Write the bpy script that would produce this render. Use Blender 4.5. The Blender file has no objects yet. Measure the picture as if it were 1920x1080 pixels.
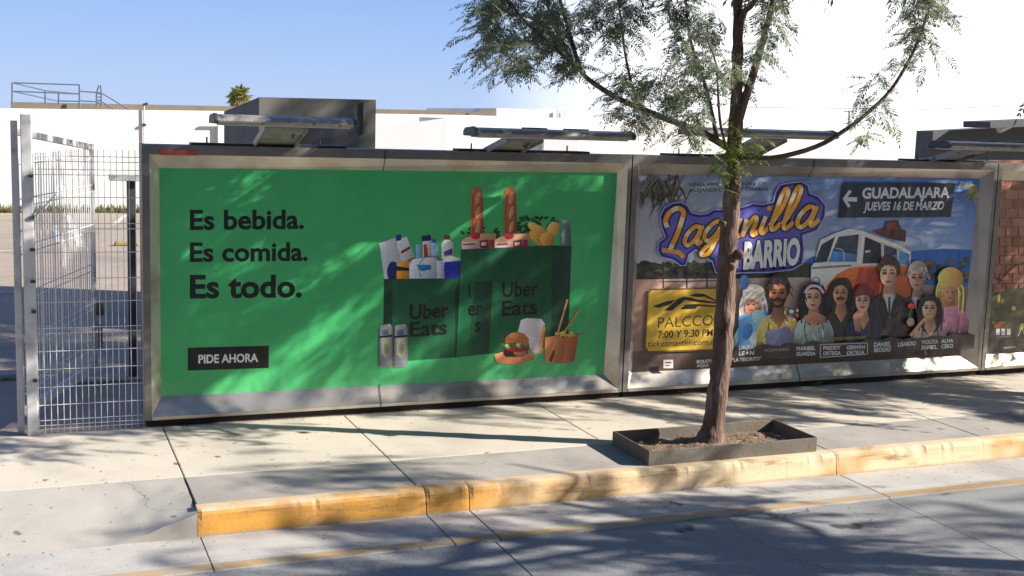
import bpy, bmesh, math, random
from mathutils import Vector, Matrix, noise as mnoise

S = bpy.context.scene
COL = S.collection
rnd = random.Random(7)

# ------------------------------------------------------------------ camera
FPX, YAW, PITCH, ROLL, CD, CH = 2252.67, 0.3868, 0.1381, 0.0324, 9.6604, 2.5
_cy, _sy, _cp, _sp = math.cos(YAW), math.sin(YAW), math.cos(PITCH), math.sin(PITCH)
FW = Vector((_sy * _cp, _cy * _cp, -_sp))
_r0 = Vector((_cy, -_sy, 0)); _u0 = _r0.cross(FW)
RT = math.cos(ROLL) * _r0 + math.sin(ROLL) * _u0
UP = -math.sin(ROLL) * _r0 + math.cos(ROLL) * _u0
CAM = Vector((0, -CD, CH))
cam = bpy.data.cameras.new("camera")
cam.sensor_width = 36; cam.lens = FPX / 1920 * 36; cam.clip_end = 3000
co = bpy.data.objects.new("camera", cam); COL.objects.link(co)
m = Matrix((RT, UP, -FW)).transposed().to_4x4(); m.translation = CAM
co.matrix_world = m
S.camera = co

# ------------------------------------------------------------------ light
SUN_AZ, SUN_EL = math.radians(65), math.radians(29)     # azimuth measured from -Y towards +X
TOSUN = Vector((math.sin(SUN_AZ) * math.cos(SUN_EL), -math.cos(SUN_AZ) * math.cos(SUN_EL), math.sin(SUN_EL)))
sl = bpy.data.lights.new("sun", 'SUN'); sl.energy = 5.0; sl.angle = math.radians(0.5); sl.color = (1, 0.93, 0.82)
so = bpy.data.objects.new("sun", sl); COL.objects.link(so)
so.rotation_euler = (-TOSUN).to_track_quat('-Z', 'Y').to_euler()
so.location = (20, -10, 15)

W = bpy.data.worlds.new("World"); S.world = W; W.use_nodes = True
nt = W.node_tree; N = nt.nodes; L = nt.links
for n in list(N): N.remove(n)
wo = N.new('ShaderNodeOutputWorld'); bg = N.new('ShaderNodeBackground'); bg.inputs[1].default_value = 0.05
sky = N.new('ShaderNodeTexSky'); sky.sky_type = 'NISHITA'; sky.sun_disc = False
sky.sun_elevation = SUN_EL; sky.sun_rotation = math.atan2(TOSUN.x, TOSUN.y); sky.air_density = 1.0; sky.dust_density = 0.2; sky.ozone_density = 3.0
tc = N.new('ShaderNodeTexCoord'); sx = N.new('ShaderNodeSeparateXYZ'); L.new(tc.outputs['Generated'], sx.inputs[0])
nz = N.new('ShaderNodeTexNoise'); nz.inputs['Scale'].default_value = 5.0; nz.inputs['Detail'].default_value = 4
L.new(tc.outputs['Generated'], nz.inputs['Vector'])
mm = N.new('ShaderNodeMath'); mm.operation = 'MULTIPLY_ADD'; mm.inputs[1].default_value = 0.14
L.new(nz.outputs['Fac'], mm.inputs[0]); L.new(sx.outputs['X'], mm.inputs[2])
mr = N.new('ShaderNodeMapRange'); mr.interpolation_type = 'SMOOTHSTEP'
mr.inputs['From Min'].default_value = 0.40; mr.inputs['From Max'].default_value = 0.58
L.new(mm.outputs[0], mr.inputs['Value'])
mz = N.new('ShaderNodeMapRange'); mz.interpolation_type = 'SMOOTHSTEP'
mz.inputs['From Min'].default_value = 0.65; mz.inputs['From Max'].default_value = 0.30
L.new(sx.outputs['Z'], mz.inputs['Value'])
my = N.new('ShaderNodeMapRange'); my.interpolation_type = 'SMOOTHSTEP'
my.inputs['From Min'].default_value = 0.1; my.inputs['From Max'].default_value = 0.45
L.new(sx.outputs['Y'], my.inputs['Value'])
mxy = N.new('ShaderNodeMath'); mxy.operation = 'MULTIPLY'; L.new(mr.outputs[0], mxy.inputs[0]); L.new(my.outputs[0], mxy.inputs[1])
mu = N.new('ShaderNodeMath'); mu.operation = 'MULTIPLY'; L.new(mxy.outputs[0], mu.inputs[0]); L.new(mz.outputs[0], mu.inputs[1])
mx = N.new('ShaderNodeMixRGB'); mx.inputs['Color2'].default_value = (13.0, 13.1, 13.3, 1)
# clear-air blue that pales towards the horizon, laid over the sky model
gr_ = N.new('ShaderNodeValToRGB'); gr_.color_ramp.elements[0].position = 0.0; gr_.color_ramp.elements[1].position = 0.45
gr_.color_ramp.elements[0].color = (0.60, 0.82, 1.3, 1); gr_.color_ramp.elements[1].color = (0.12, 0.30, 0.92, 1)
e_ = gr_.color_ramp.elements.new(0.11); e_.color = (0.36, 0.61, 1.2, 1)
L.new(sx.outputs['Z'], gr_.inputs['Fac'])
gs = N.new('ShaderNodeVectorMath'); gs.operation = 'SCALE'; gs.inputs['Scale'].default_value = 7.6; L.new(gr_.outputs[0], gs.inputs[0])
bl = N.new('ShaderNodeMixRGB'); fb = N.new('ShaderNodeMath'); fb.operation = 'MULTIPLY'; fb.inputs[1].default_value = 0.8; L.new(my.outputs[0], fb.inputs[0]); L.new(fb.outputs[0], bl.inputs['Fac']); L.new(sky.outputs[0], bl.inputs['Color1']); L.new(gs.outputs[0], bl.inputs['Color2'])
L.new(mu.outputs[0], mx.inputs['Fac']); L.new(bl.outputs[0], mx.inputs['Color1'])
L.new(mx.outputs[0], bg.inputs[0]); L.new(bg.outputs[0], wo.inputs[0])

S.view_settings.view_transform = 'Standard'; S.view_settings.look = 'None'
S.view_settings.gamma = 1; S.view_settings.exposure = 1.12
S.cycles.max_bounces = 6; S.cycles.transparent_max_bounces = 8


# ------------------------------------------------------------------ helpers
def ray(x, y):
    return FW + RT * ((x - 960) / FPX) - UP * ((y - 540) / FPX)
def at(x, y, Y=0.0):
    d = ray(x, y); return CAM + d * ((Y - CAM.y) / d.y)
def atz(x, y, Z=0.0):
    d = ray(x, y); return CAM + d * ((Z - CAM.z) / d.z)
def lin(r, g, b):
    f = lambda c: (c / 255 / 12.92) if c <= 10.3 else ((c / 255 + 0.055) / 1.055) ** 2.4
    return (f(r), f(g), f(b))

def mat(name, c1, c2=None, scale=3.0, rough=0.7, metal=0.0, bump=0.0, bscale=40.0, c3=None, s3=0.6, stretch=None, spec=0.5, detail=6, spots=None, crack=None):
    M = bpy.data.materials.new(name); M.use_nodes = True
    t = M.node_tree; b = t.nodes['Principled BSDF']
    b.inputs['Roughness'].default_value = rough; b.inputs['Metallic'].default_value = metal
    b.inputs['Specular IOR Level'].default_value = spec
    c2 = c2 or tuple(x * 0.8 for x in c1)
    g = t.nodes.new('ShaderNodeNewGeometry')
    vec = g.outputs['Position']
    if stretch:
        mp = t.nodes.new('ShaderNodeMapping'); mp.inputs['Scale'].default_value = stretch
        t.links.new(vec, mp.inputs['Vector']); vec = mp.outputs[0]
    n = t.nodes.new('ShaderNodeTexNoise'); n.inputs['Scale'].default_value = scale; n.inputs['Detail'].default_value = detail; n.inputs['Roughness'].default_value = 0.65
    t.links.new(vec, n.inputs['Vector'])
    r = t.nodes.new('ShaderNodeValToRGB')
    r.color_ramp.elements[0].position = 0.32; r.color_ramp.elements[1].position = 0.68
    r.color_ramp.elements[0].color = (*c1, 1); r.color_ramp.elements[1].color = (*c2, 1)
    t.links.new(n.outputs['Fac'], r.inputs['Fac'])
    out = r.outputs['Color']
    if c3:
        n3 = t.nodes.new('ShaderNodeTexNoise'); n3.inputs['Scale'].default_value = s3; n3.inputs['Detail'].default_value = 8
        t.links.new(vec, n3.inputs['Vector'])
        r3 = t.nodes.new('ShaderNodeValToRGB'); r3.color_ramp.elements[0].position = 0.5; r3.color_ramp.elements[1].position = 0.72
        t.links.new(n3.outputs['Fac'], r3.inputs['Fac'])
        x = t.nodes.new('ShaderNodeMixRGB'); x.inputs['Color2'].default_value = (*c3, 1)
        t.links.new(r3.outputs['Color'], x.inputs['Fac']); t.links.new(out, x.inputs['Color1']); out = x.outputs[0]
    if spots:                    # (density scale, radius, colour): gum, oil and dirt specks
        for sc_, rad_, cc_ in spots:
            vo = t.nodes.new('ShaderNodeTexVoronoi'); vo.inputs['Scale'].default_value = sc_
            wn = t.nodes.new('ShaderNodeTexNoise'); wn.inputs['Scale'].default_value = sc_ * 3
            t.links.new(vec, wn.inputs['Vector'])
            va = t.nodes.new('ShaderNodeVectorMath'); va.operation = 'MULTIPLY_ADD'; va.inputs[1].default_value = (0.5 / sc_,) * 3
            t.links.new(wn.outputs['Color'], va.inputs[0]); t.links.new(vec, va.inputs[2]); t.links.new(va.outputs[0], vo.inputs['Vector'])
            ms = t.nodes.new('ShaderNodeMapRange'); ms.inputs['From Min'].default_value = rad_; ms.inputs['From Max'].default_value = rad_ * 0.55
            t.links.new(vo.outputs['Distance'], ms.inputs['Value'])
            xs_ = t.nodes.new('ShaderNodeMixRGB'); xs_.inputs['Color2'].default_value = (*cc_, 1)
            t.links.new(ms.outputs[0], xs_.inputs['Fac']); t.links.new(out, xs_.inputs['Color1']); out = xs_.outputs[0]
    if crack:                    # (scale, width, colour): wandering hairline cracks
        sc_, wd_, cc_ = crack
        wn = t.nodes.new('ShaderNodeTexNoise'); wn.inputs['Scale'].default_value = sc_ * 4; wn.inputs['Detail'].default_value = 8
        t.links.new(vec, wn.inputs['Vector'])
        va = t.nodes.new('ShaderNodeVectorMath'); va.operation = 'MULTIPLY_ADD'; va.inputs[1].default_value = (0.45 / sc_,) * 3
        t.links.new(wn.outputs['Color'], va.inputs[0]); t.links.new(vec, va.inputs[2])
        vo = t.nodes.new('ShaderNodeTexVoronoi'); vo.feature = 'DISTANCE_TO_EDGE'; vo.inputs['Scale'].default_value = sc_
        t.links.new(va.outputs[0], vo.inputs['Vector'])
        ms = t.nodes.new('ShaderNodeMapRange'); ms.inputs['From Min'].default_value = wd_; ms.inputs['From Max'].default_value = wd_ * 0.3
        t.links.new(vo.outputs['Distance'], ms.inputs['Value'])
        nm_ = t.nodes.new('ShaderNodeTexNoise'); nm_.inputs['Scale'].default_value = sc_ * 0.9
        t.links.new(vec, nm_.inputs['Vector'])
        mk = t.nodes.new('ShaderNodeMapRange'); mk.inputs['From Min'].default_value = 0.5; mk.inputs['From Max'].default_value = 0.6
        t.links.new(nm_.outputs['Fac'], mk.inputs['Value'])
        ml = t.nodes.new('ShaderNodeMath'); ml.operation = 'MULTIPLY'; t.links.new(ms.outputs[0], ml.inputs[0]); t.links.new(mk.outputs[0], ml.inputs[1])
        xs_ = t.nodes.new('ShaderNodeMixRGB'); xs_.inputs['Color2'].default_value = (*cc_, 1)
        t.links.new(ml.outputs[0], xs_.inputs['Fac']); t.links.new(out, xs_.inputs['Color1']); out = xs_.outputs[0]
    t.links.new(out, b.inputs['Base Color'])
    if bump:
        nb = t.nodes.new('ShaderNodeTexNoise'); nb.inputs['Scale'].default_value = bscale; nb.inputs['Detail'].default_value = 5
        t.links.new(vec, nb.inputs['Vector'])
        bb = t.nodes.new('ShaderNodeBump'); bb.inputs['Strength'].default_value = bump; bb.inputs['Distance'].default_value = 0.02
        t.links.new(nb.outputs['Fac'], bb.inputs['Height']); t.links.new(bb.outputs[0], b.inputs['Normal'])
    return M

def print_mat(name, rough=0.42):
    """ink on vinyl: colours come from the mesh's own colour attribute"""
    M = bpy.data.materials.new(name); M.use_nodes = True
    t = M.node_tree; b = t.nodes['Principled BSDF']
    a = t.nodes.new('ShaderNodeAttribute'); a.attribute_name = 'Col'
    g = t.nodes.new('ShaderNodeNewGeometry')
    n = t.nodes.new('ShaderNodeTexNoise'); n.inputs['Scale'].default_value = 1.6; n.inputs['Detail'].default_value = 8
    t.links.new(g.outputs['Position'], n.inputs['Vector'])
    r0 = t.nodes.new('ShaderNodeMapRange'); r0.inputs['To Min'].default_value = 0.86; r0.inputs['To Max'].default_value = 1.14
    t.links.new(n.outputs['Fac'], r0.inputs['Value'])
    # photographic grain, as strong as the ink's alpha says
    nf = t.nodes.new('ShaderNodeTexNoise'); nf.inputs['Scale'].default_value = 60; nf.inputs['Detail'].default_value = 5; nf.inputs['Roughness'].default_value = 0.6
    t.links.new(g.outputs['Position'], nf.inputs['Vector'])
    rf = t.nodes.new('ShaderNodeMapRange'); rf.inputs['From Min'].default_value = 0.3; rf.inputs['From Max'].default_value = 0.7; rf.inputs['To Min'].default_value = 0.68; rf.inputs['To Max'].default_value = 1.34
    t.links.new(nf.outputs['Fac'], rf.inputs['Value'])
    mf = t.nodes.new('ShaderNodeMix'); mf.data_type = 'FLOAT'; mf.inputs[2].default_value = 1.0
    t.links.new(a.outputs['Alpha'], mf.inputs[0]); t.links.new(rf.outputs[0], mf.inputs[3])
    r = t.nodes.new('ShaderNodeMath'); r.operation = 'MULTIPLY'; t.links.new(r0.outputs[0], r.inputs[0]); t.links.new(mf.outputs[0], r.inputs[1])
    x = t.nodes.new('ShaderNodeVectorMath'); x.operation = 'SCALE'
    t.links.new(a.outputs['Color'], x.inputs[0]); t.links.new(r.outputs[0], x.inputs['Scale'])
    t.links.new(x.outputs[0], b.inputs['Base Color'])
    b.inputs['Roughness'].default_value = rough
    mp = t.nodes.new('ShaderNodeMapping'); mp.inputs['Scale'].default_value = (1.0, 1, 0.55); mp.inputs['Rotation'].default_value = (0, 0.5, 0)
    t.links.new(g.outputs['Position'], mp.inputs['Vector'])
    nb = t.nodes.new('ShaderNodeTexNoise'); nb.inputs['Scale'].default_value = 3.2; nb.inputs['Detail'].default_value = 2
    t.links.new(mp.outputs[0], nb.inputs['Vector'])
    bb = t.nodes.new('ShaderNodeBump'); bb.inputs['Strength'].default_value = 0.5; bb.inputs['Distance'].default_value = 0.08
    t.links.new(nb.outputs['Fac'], bb.inputs['Height']); t.links.new(bb.outputs[0], b.inputs['Normal'])
    return M

def leaf_mat(name, cols, transl=0.35):
    M = bpy.data.materials.new(name); M.use_nodes = True
    t = M.node_tree; b = t.nodes['Principled BSDF']
    g = t.nodes.new('ShaderNodeNewGeometry'); r = t.nodes.new('ShaderNodeValToRGB')
    for i, c in enumerate(cols):
        e = r.color_ramp.elements[i] if i < 2 else r.color_ramp.elements.new(0.5)
        e.position = i / (len(cols) - 1); e.color = (*c, 1)
    t.links.new(g.outputs['Random Per Island'], r.inputs['Fac'])
    t.links.new(r.outputs[0], b.inputs['Base Color'])
    b.inputs['Roughness'].default_value = 0.5
    tr = t.nodes.new('ShaderNodeBsdfTranslucent'); t.links.new(r.outputs[0], tr.inputs['Color'])
    mixn = t.nodes.new('ShaderNodeMixShader'); mixn.inputs[0].default_value = transl
    o = t.nodes['Material Output']
    t.links.new(b.outputs[0], mixn.inputs[1]); t.links.new(tr.outputs[0], mixn.inputs[2]); t.links.new(mixn.outputs[0], o.inputs['Surface'])
    return M

class MB:
    def __init__(s): s.v = []; s.f = []; s.mi = []; s.c = None; s.smooth = set()
    def add(s, vs, fs, mi=0):
        o = len(s.v); s.v += [tuple(v) for v in vs]
        for f in fs: s.f.append(tuple(o + i for i in f)); s.mi.append(mi)
    def box(s, x0, x1, y0, y1, z0, z1, mi=0):
        s.add([(x0, y0, z0), (x1, y0, z0), (x1, y1, z0), (x0, y1, z0), (x0, y0, z1), (x1, y0, z1), (x1, y1, z1), (x0, y1, z1)],
              [(0, 3, 2, 1), (4, 5, 6, 7), (0, 1, 5, 4), (1, 2, 6, 5), (2, 3, 7, 6), (3, 0, 4, 7)], mi)
    def bar(s, a, b, w, h=None, mi=0, up=(0, 0, 1)):
        a, b = Vector(a), Vector(b); h = h or w
        d = (b - a).normalized(); u = Vector(up)
        if abs(d.dot(u)) > 0.95: u = Vector((0, 1, 0))
        sx_ = d.cross(u).normalized(); u = sx_.cross(d).normalized()
        vs = [p + sx_ * (i * w / 2) + u * (j * h / 2) for p in (a, b) for i, j in ((-1, -1), (1, -1), (1, 1), (-1, 1))]
        s.add(vs, [(3, 2, 1, 0), (4, 5, 6, 7), (0, 1, 5, 4), (1, 2, 6, 5), (2, 3, 7, 6), (3, 0, 4, 7)], mi)
    def prism(s, pts, y0, y1, mi=0):          # polygon of (x,z), extruded in y
        n = len(pts)
        s.add([(x, y0, z) for x, z in pts] + [(x, y1, z) for x, z in pts],
              [tuple(range(n)), tuple(range(2 * n - 1, n - 1, -1))] + [(i, n + i, n + (i + 1) % n, (i + 1) % n) for i in range(n)], mi)
    def tube(s, pts, rad, k=10, mi=0, caps=True, lump=0.0):
        pts = [Vector(p) for p in pts]; n = len(pts)
        if not hasattr(rad, '__len__'): rad = [rad] * n
        vs = []; ref = Vector((0.3, 1, 0.2)).normalized()
        for i, p in enumerate(pts):
            d = (pts[min(i + 1, n - 1)] - pts[max(i - 1, 0)]).normalized()
            a = d.cross(ref)
            if a.length < 0.05: a = d.cross(Vector((1, 0, 0)))
            a.normalize(); b = d.cross(a)
            for j in range(k):
                t = 2 * math.pi * j / k
                q = p + (a * math.cos(t) + b * math.sin(t)) * rad[i]
                if lump: q += (q - p) * lump * (mnoise.noise(q * 9) + 0.55 * mnoise.noise(Vector((q.x * 42, q.y * 42, q.z * 11))))
                vs.append(q)
        fs = [(i * k + j, i * k + (j + 1) % k, (i + 1) * k + (j + 1) % k, (i + 1) * k + j) for i in range(n - 1) for j in range(k)]
        if caps: fs += [tuple(range(k - 1, -1, -1)), tuple((n - 1) * k + j for j in range(k))]
        s.add(vs, fs, mi)
    def build(s, name, mats, parent=None, bevel=0, smooth=False):
        me = bpy.data.meshes.new(name); me.from_pydata(s.v, [], s.f)
        if not isinstance(mats, (list, tuple)): mats = [mats]
        for M in mats: me.materials.append(M)
        me.polygons.foreach_set('material_index', s.mi)
        if smooth: me.polygons.foreach_set('use_smooth', [True] * len(s.f))
        me.update()
        o = bpy.data.objects.new(name, me); COL.objects.link(o)
        if parent:
            o.parent = parent
            if parent.type == 'EMPTY': o.matrix_parent_inverse = Matrix.Translation(-parent.location)
        if bevel:
            bm = o.modifiers.new('bevel', 'BEVEL'); bm.width = bevel; bm.segments = 2; bm.limit_method = 'ANGLE'
        return o
def tag(o, label=None, cat=None, group=None, kind=None):
    if label: o['label'] = label
    if cat: o['category'] = cat
    if group: o['group'] = group
    if kind: o['kind'] = kind
    return o
def thing(name, label, cat, loc, group=None):
    o = bpy.data.objects.new(name, None); COL.objects.link(o); o.location = loc; o.empty_display_size = 0.2
    return tag(o, label, cat, group)
def copy_tree(o, dx, parent=None):
    c = o.copy(); COL.objects.link(c)
    if parent: c.parent = parent
    else: c.location = o.location + Vector(dx)
    for ch in list(o.children): copy_tree(ch, dx, c)
    return c

# ------------------------------------------------------------------ materials
SPK = [(2.6, 0.10, (0.16, 0.145, 0.13)), (9.0, 0.13, (0.22, 0.20, 0.175))]
M_conc = mat('pale_concrete', (0.58, 0.52, 0.435), (0.52, 0.465, 0.39), 2.2, 0.85, bump=0.2, bscale=90, c3=(0.38, 0.35, 0.305), s3=0.9, spots=SPK)
M_conc2 = mat('grey_concrete', (0.38, 0.352, 0.32), (0.31, 0.288, 0.265), 3.5, 0.88, bump=0.2, bscale=90, c3=(0.23, 0.215, 0.2), s3=1.3, spots=SPK)
M_ramp = mat('ramp_concrete', (0.42, 0.395, 0.36), (0.34, 0.32, 0.295), 1.8, 0.88, bump=0.12, bscale=110, c3=(0.24, 0.225, 0.21), s3=0.9, spots=SPK, crack=(0.35, 0.0016, (0.16, 0.145, 0.13)))
M_gut = mat('gutter_concrete', (0.47, 0.445, 0.42), (0.38, 0.362, 0.345), 3.0, 0.88, bump=0.2, bscale=100, c3=(0.25, 0.235, 0.225), s3=1.3, spots=SPK, crack=(0.4, 0.002, (0.12, 0.11, 0.10)))
M_joint = mat('joint_dirt', (0.035, 0.028, 0.022), (0.06, 0.05, 0.04), 30, 0.95)
M_road = mat('street_surface', (0.29, 0.292, 0.302), (0.19, 0.193, 0.203), 85, 0.85, bump=0.35, bscale=130, c3=(0.25, 0.253, 0.262), s3=0.6, spots=[(60, 0.22, (0.36, 0.355, 0.35)), (1.3, 0.12, (0.06, 0.058, 0.058))], crack=(0.3, 0.002, (0.06, 0.058, 0.055)))
M_lot = mat('lot_asphalt', (0.37, 0.30, 0.245), (0.30, 0.245, 0.20), 2.5, 0.9, bump=0.4, bscale=60, c3=(0.22, 0.19, 0.165), s3=0.5)
M_ground = mat('far_ground', (0.22, 0.19, 0.14), (0.17, 0.15, 0.11), 0.3, 0.95)
M_line = mat('worn_white_paint', (0.62, 0.60, 0.56), (0.4, 0.37, 0.33), 6, 0.8)
M_yline = mat('worn_yellow_line', (0.40, 0.25, 0.10), (0.40, 0.31, 0.20), 5, 0.85, c3=(0.33, 0.31, 0.28), s3=4.0, spots=[(14, 0.3, (0.33, 0.30, 0.27)), (45, 0.3, (0.3, 0.28, 0.26))])
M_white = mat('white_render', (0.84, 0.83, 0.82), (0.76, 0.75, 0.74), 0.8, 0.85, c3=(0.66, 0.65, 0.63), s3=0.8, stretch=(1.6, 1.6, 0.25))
M_offw = mat('off_white_and_shade_tone', (0.62, 0.62, 0.65), (0.57, 0.57, 0.6), 0.8, 0.85)  # off-white of small parts; on the annex side it imitates shade
M_brown = mat('brown_parapet', (0.24, 0.20, 0.16), (0.19, 0.16, 0.13), 2.0, 0.9)
M_dconc = mat('dark_concrete', (0.155, 0.148, 0.138), (0.12, 0.115, 0.108), 1.2, 0.9, c3=(0.19, 0.18, 0.165), s3=0.8, stretch=(1.5, 1.5, 0.5))
M_navy = mat('dark_cladding', (0.05, 0.054, 0.066), (0.06, 0.064, 0.075), 1, 0.6)
M_rail = mat('blue_grey_paint', (0.10, 0.13, 0.18), (0.13, 0.16, 0.2), 4, 0.6)
M_steel = mat('brushed_steel', (0.62, 0.57, 0.51), (0.48, 0.44, 0.395), 2.4, 0.30, metal=0.8, bump=0.05, bscale=8, c3=(0.38, 0.33, 0.28), s3=2.4, stretch=(1, 1, 1))
M_zinc = mat('dull_zinc_face', (0.20, 0.19, 0.185), (0.155, 0.148, 0.145), 3, 0.5, metal=0.55, bump=0.1, bscale=20, c3=(0.27, 0.24, 0.2), s3=2)
M_lamp = mat('lamp_aluminium', (0.36, 0.34, 0.32), (0.22, 0.21, 0.20), 7, 0.5, metal=0.45, bump=0.2, c3=(0.47, 0.42, 0.34), s3=5, spots=[(9, 0.2, (0.16, 0.13, 0.10))])
M_dark = mat('dark_metal', (0.05, 0.05, 0.055), (0.07, 0.07, 0.075), 5, 0.5, metal=0.3)
M_plinth = mat('brown_plinth', (0.030, 0.020, 0.016), (0.045, 0.032, 0.026), 6, 0.85, bump=0.4)
M_red = mat('red_tape', (0.50, 0.10, 0.06), (0.36, 0.06, 0.045), 12, 0.5)
M_gate = mat('galvanised_white', (0.62, 0.62, 0.63), (0.5, 0.5, 0.51), 7, 0.5, metal=0.25, c3=(0.28, 0.27, 0.27), s3=5)
M_wire = mat('galvanised_wire', (0.72, 0.72, 0.73), (0.62, 0.62, 0.63), 9, 0.5, metal=0.1)
M_bark = mat('bark', (0.185, 0.108, 0.076), (0.065, 0.038, 0.03), 15, 0.9, bump=1.0, bscale=26, c3=(0.25, 0.18, 0.14), s3=9, stretch=(1.8, 1.8, 0.4), spots=[(7, 0.12, (0.05, 0.03, 0.024))])
M_planter = mat('weathered_steel', (0.175, 0.155, 0.13), (0.115, 0.10, 0.085), 4, 0.65, metal=0.2, bump=0.15, c3=(0.21, 0.165, 0.12), s3=2.5, spots=[(11, 0.16, (0.16, 0.09, 0.05))])
M_soil = mat('dry_soil', (0.24, 0.17, 0.115), (0.15, 0.10, 0.07), 22, 0.95, bump=1.0, bscale=45)
M_leaf = leaf_mat('feathery_leaf', [(0.16, 0.19, 0.09), (0.125, 0.175, 0.15), (0.24, 0.235, 0.095)], 0.46)
M_leaf_b = leaf_mat('bright_leaf', [(0.20, 0.28, 0.05), (0.13, 0.21, 0.05), (0.26, 0.28, 0.07)], 0.5)
M_dry = leaf_mat('dry_leaf', [(0.16, 0.10, 0.05), (0.10, 0.06, 0.035), (0.2, 0.15, 0.07)], 0.15)
M_grass = leaf_mat('verge_grass', [(0.17, 0.15, 0.05), (0.12, 0.13, 0.04), (0.22, 0.17, 0.08)], 0.2)
M_palm = leaf_mat('palm_leaf', [(0.34, 0.33, 0.11), (0.18, 0.20, 0.07), (0.55, 0.42, 0.18)], 0.25)
M_ylw = mat('yellow_block', (0.34, 0.24, 0.08), (0.28, 0.2, 0.08), 5, 0.8)
M_print = print_mat('printed_vinyl')

def kerb_mat():
    """yellow kerb paint, strong at the driveway end, faded to cream further along, with chips, scuffs and rust-orange patches"""
    M = bpy.data.materials.new('worn_yellow_kerb'); M.use_nodes = True
    t = M.node_tree; b = t.nodes['Principled BSDF']; b.inputs['Roughness'].default_value = 0.82
    g = t.nodes.new('ShaderNodeNewGeometry'); s = t.nodes.new('ShaderNodeSeparateXYZ'); t.links.new(g.outputs['Position'], s.inputs[0])
    def nz_(sc, det, stretch=None, rough=0.65):
        n = t.nodes.new('ShaderNodeTexNoise'); n.inputs['Scale'].default_value = sc; n.inputs['Detail'].default_value = det; n.inputs['Roughness'].default_value = rough
        if stretch:
            mp = t.nodes.new('ShaderNodeMapping'); mp.inputs['Scale'].default_value = stretch; t.links.new(g.outputs['Position'], mp.inputs['Vector']); t.links.new(mp.outputs[0], n.inputs['Vector'])
        else: t.links.new(g.outputs['Position'], n.inputs['Vector'])
        return n.outputs['Fac']
    def ramp(v, a, c):
        r = t.nodes.new('ShaderNodeMapRange'); r.inputs['From Min'].default_value = a; r.inputs['From Max'].default_value = c; t.links.new(v, r.inputs['Value']); return r.outputs[0]
    def mixc(f, c1, c2):
        x = t.nodes.new('ShaderNodeMixRGB'); t.links.new(f, x.inputs['Fac'])
        for k, c in (('Color1', c1), ('Color2', c2)):
            if isinstance(c, tuple): x.inputs[k].default_value = (*c, 1)
            else: t.links.new(c, x.inputs[k])
        return x.outputs[0]
    a = t.nodes.new('ShaderNodeMath'); a.operation = 'MULTIPLY_ADD'; a.inputs[1].default_value = 3.6
    t.links.new(nz_(1.7, 7), a.inputs[0]); t.links.new(s.outputs['X'], a.inputs[2])
    base = mixc(ramp(a.outputs[0], 4.6, 6.3), (0.55, 0.27, 0.045), (0.66, 0.50, 0.32))
    base = mixc(ramp(nz_(1.25, 3, (1, 1, 1)), 0.535, 0.66), base, (0.52, 0.27, 0.08))              # remaining orange patches
    base = mixc(ramp(nz_(3.2, 9, (0.45, 1, 2.4)), 0.55, 0.70), base, (0.20, 0.115, 0.04))          # tyre scuffs
    base = mixc(ramp(nz_(13, 8, (0.8, 1, 1), 0.75), 0.63, 0.66), base, (0.42, 0.385, 0.34))             # chips down to concrete
    up = t.nodes.new('ShaderNodeSeparateXYZ'); t.links.new(g.outputs['Normal'], up.inputs[0])
    wear = t.nodes.new('ShaderNodeMath'); wear.operation = 'MULTIPLY'; t.links.new(ramp(up.outputs['Z'], 0.2, 0.9), wear.inputs[0]); t.links.new(ramp(nz_(6, 8), 0.32, 0.62), wear.inputs[1])
    base = mixc(wear.outputs[0], base, (0.52, 0.42, 0.30))                                          # worn top
    base = mixc(ramp(s.outputs['Z'], -0.145, -0.178), base, (0.30, 0.24, 0.17))                     # gutter grime
    t.links.new(base, b.inputs['Base Color'])
    nb = t.nodes.new('ShaderNodeTexNoise'); nb.inputs['Scale'].default_value = 40; nb.inputs['Detail'].default_value = 8
    t.links.new(g.outputs['Position'], nb.inputs['Vector'])
    bb = t.nodes.new('ShaderNodeBump'); bb.inputs['Strength'].default_value = 0.25; bb.inputs['Distance'].default_value = 0.01
    t.links.new(nb.outputs['Fac'], bb.inputs['Height']); t.links.new(bb.outputs[0], b.inputs['Normal'])
    return M
M_kerb = kerb_mat()

# ------------------------------------------------------------------ ground, street, pavement
X0, WF = 0.834, 4.237            # left edge and pitch of the billboards
KY, KH, SY = -2.15, 0.175, -1.405  # kerb front, kerb height, joint between the two pavings
KX = 0.965                       # kerb begins (driveway left of it)
b = MB(); b.add([(-400, -400, -0.42), (400, -400, -0.42), (400, 400, -0.42), (-400, 400, -0.42)], [(0, 1, 2, 3)])
tag(b.build('ground', M_ground), kind='structure')
b = MB()                         # street: slabs with real joints
for x0, x1 in [(-14, 2.745), (2.757, 5.86), (5.868, 9.2), (9.208, 12.2), (12.208, 40)]:
    b.box(x0, x1, -24, -2.764, -0.40, -KH - 0.006)
tag(b.build('road', M_road), kind='structure')
b = MB(); b.box(-14, 40, -24, -2.2, -0.42, -0.25)
tag(b.build('road_bed', M_joint), kind='structure')
GJ = [(-14, -2), (-1.99, 0.975), (0.981, 2.476), (2.486, 2.788), (2.798, 5.88), (5.888, 8.6), (8.61, 11), (11.01, 40)]
b = MB()
for x0, x1 in GJ:
    b.box(x0, x1, -2.585, KY - 0.010, -0.40, -KH + 0.004)
    b.box(x0, x1, -2.76, -2.592 if x0 < 3 else -2.587, -0.40, -KH + 0.003)
tag(b.build('gutter', M_gut, bevel=0.003), kind='structure')
b = MB()
for x0, x1 in [(-2, 0.972), (0.984, 2.474), (2.488, 2.786), (2.80, 5.878), (5.89, 8.6), (8.61, 11), (11.01, 30)]:
    b.box(x0, x1, -2.752, -2.655, -KH - 0.003, -KH + 0.0065)
tag(b.build('yellow_road_line', M_yline), kind='structure')
b = MB()                         # pale paving beside the billboards
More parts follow.
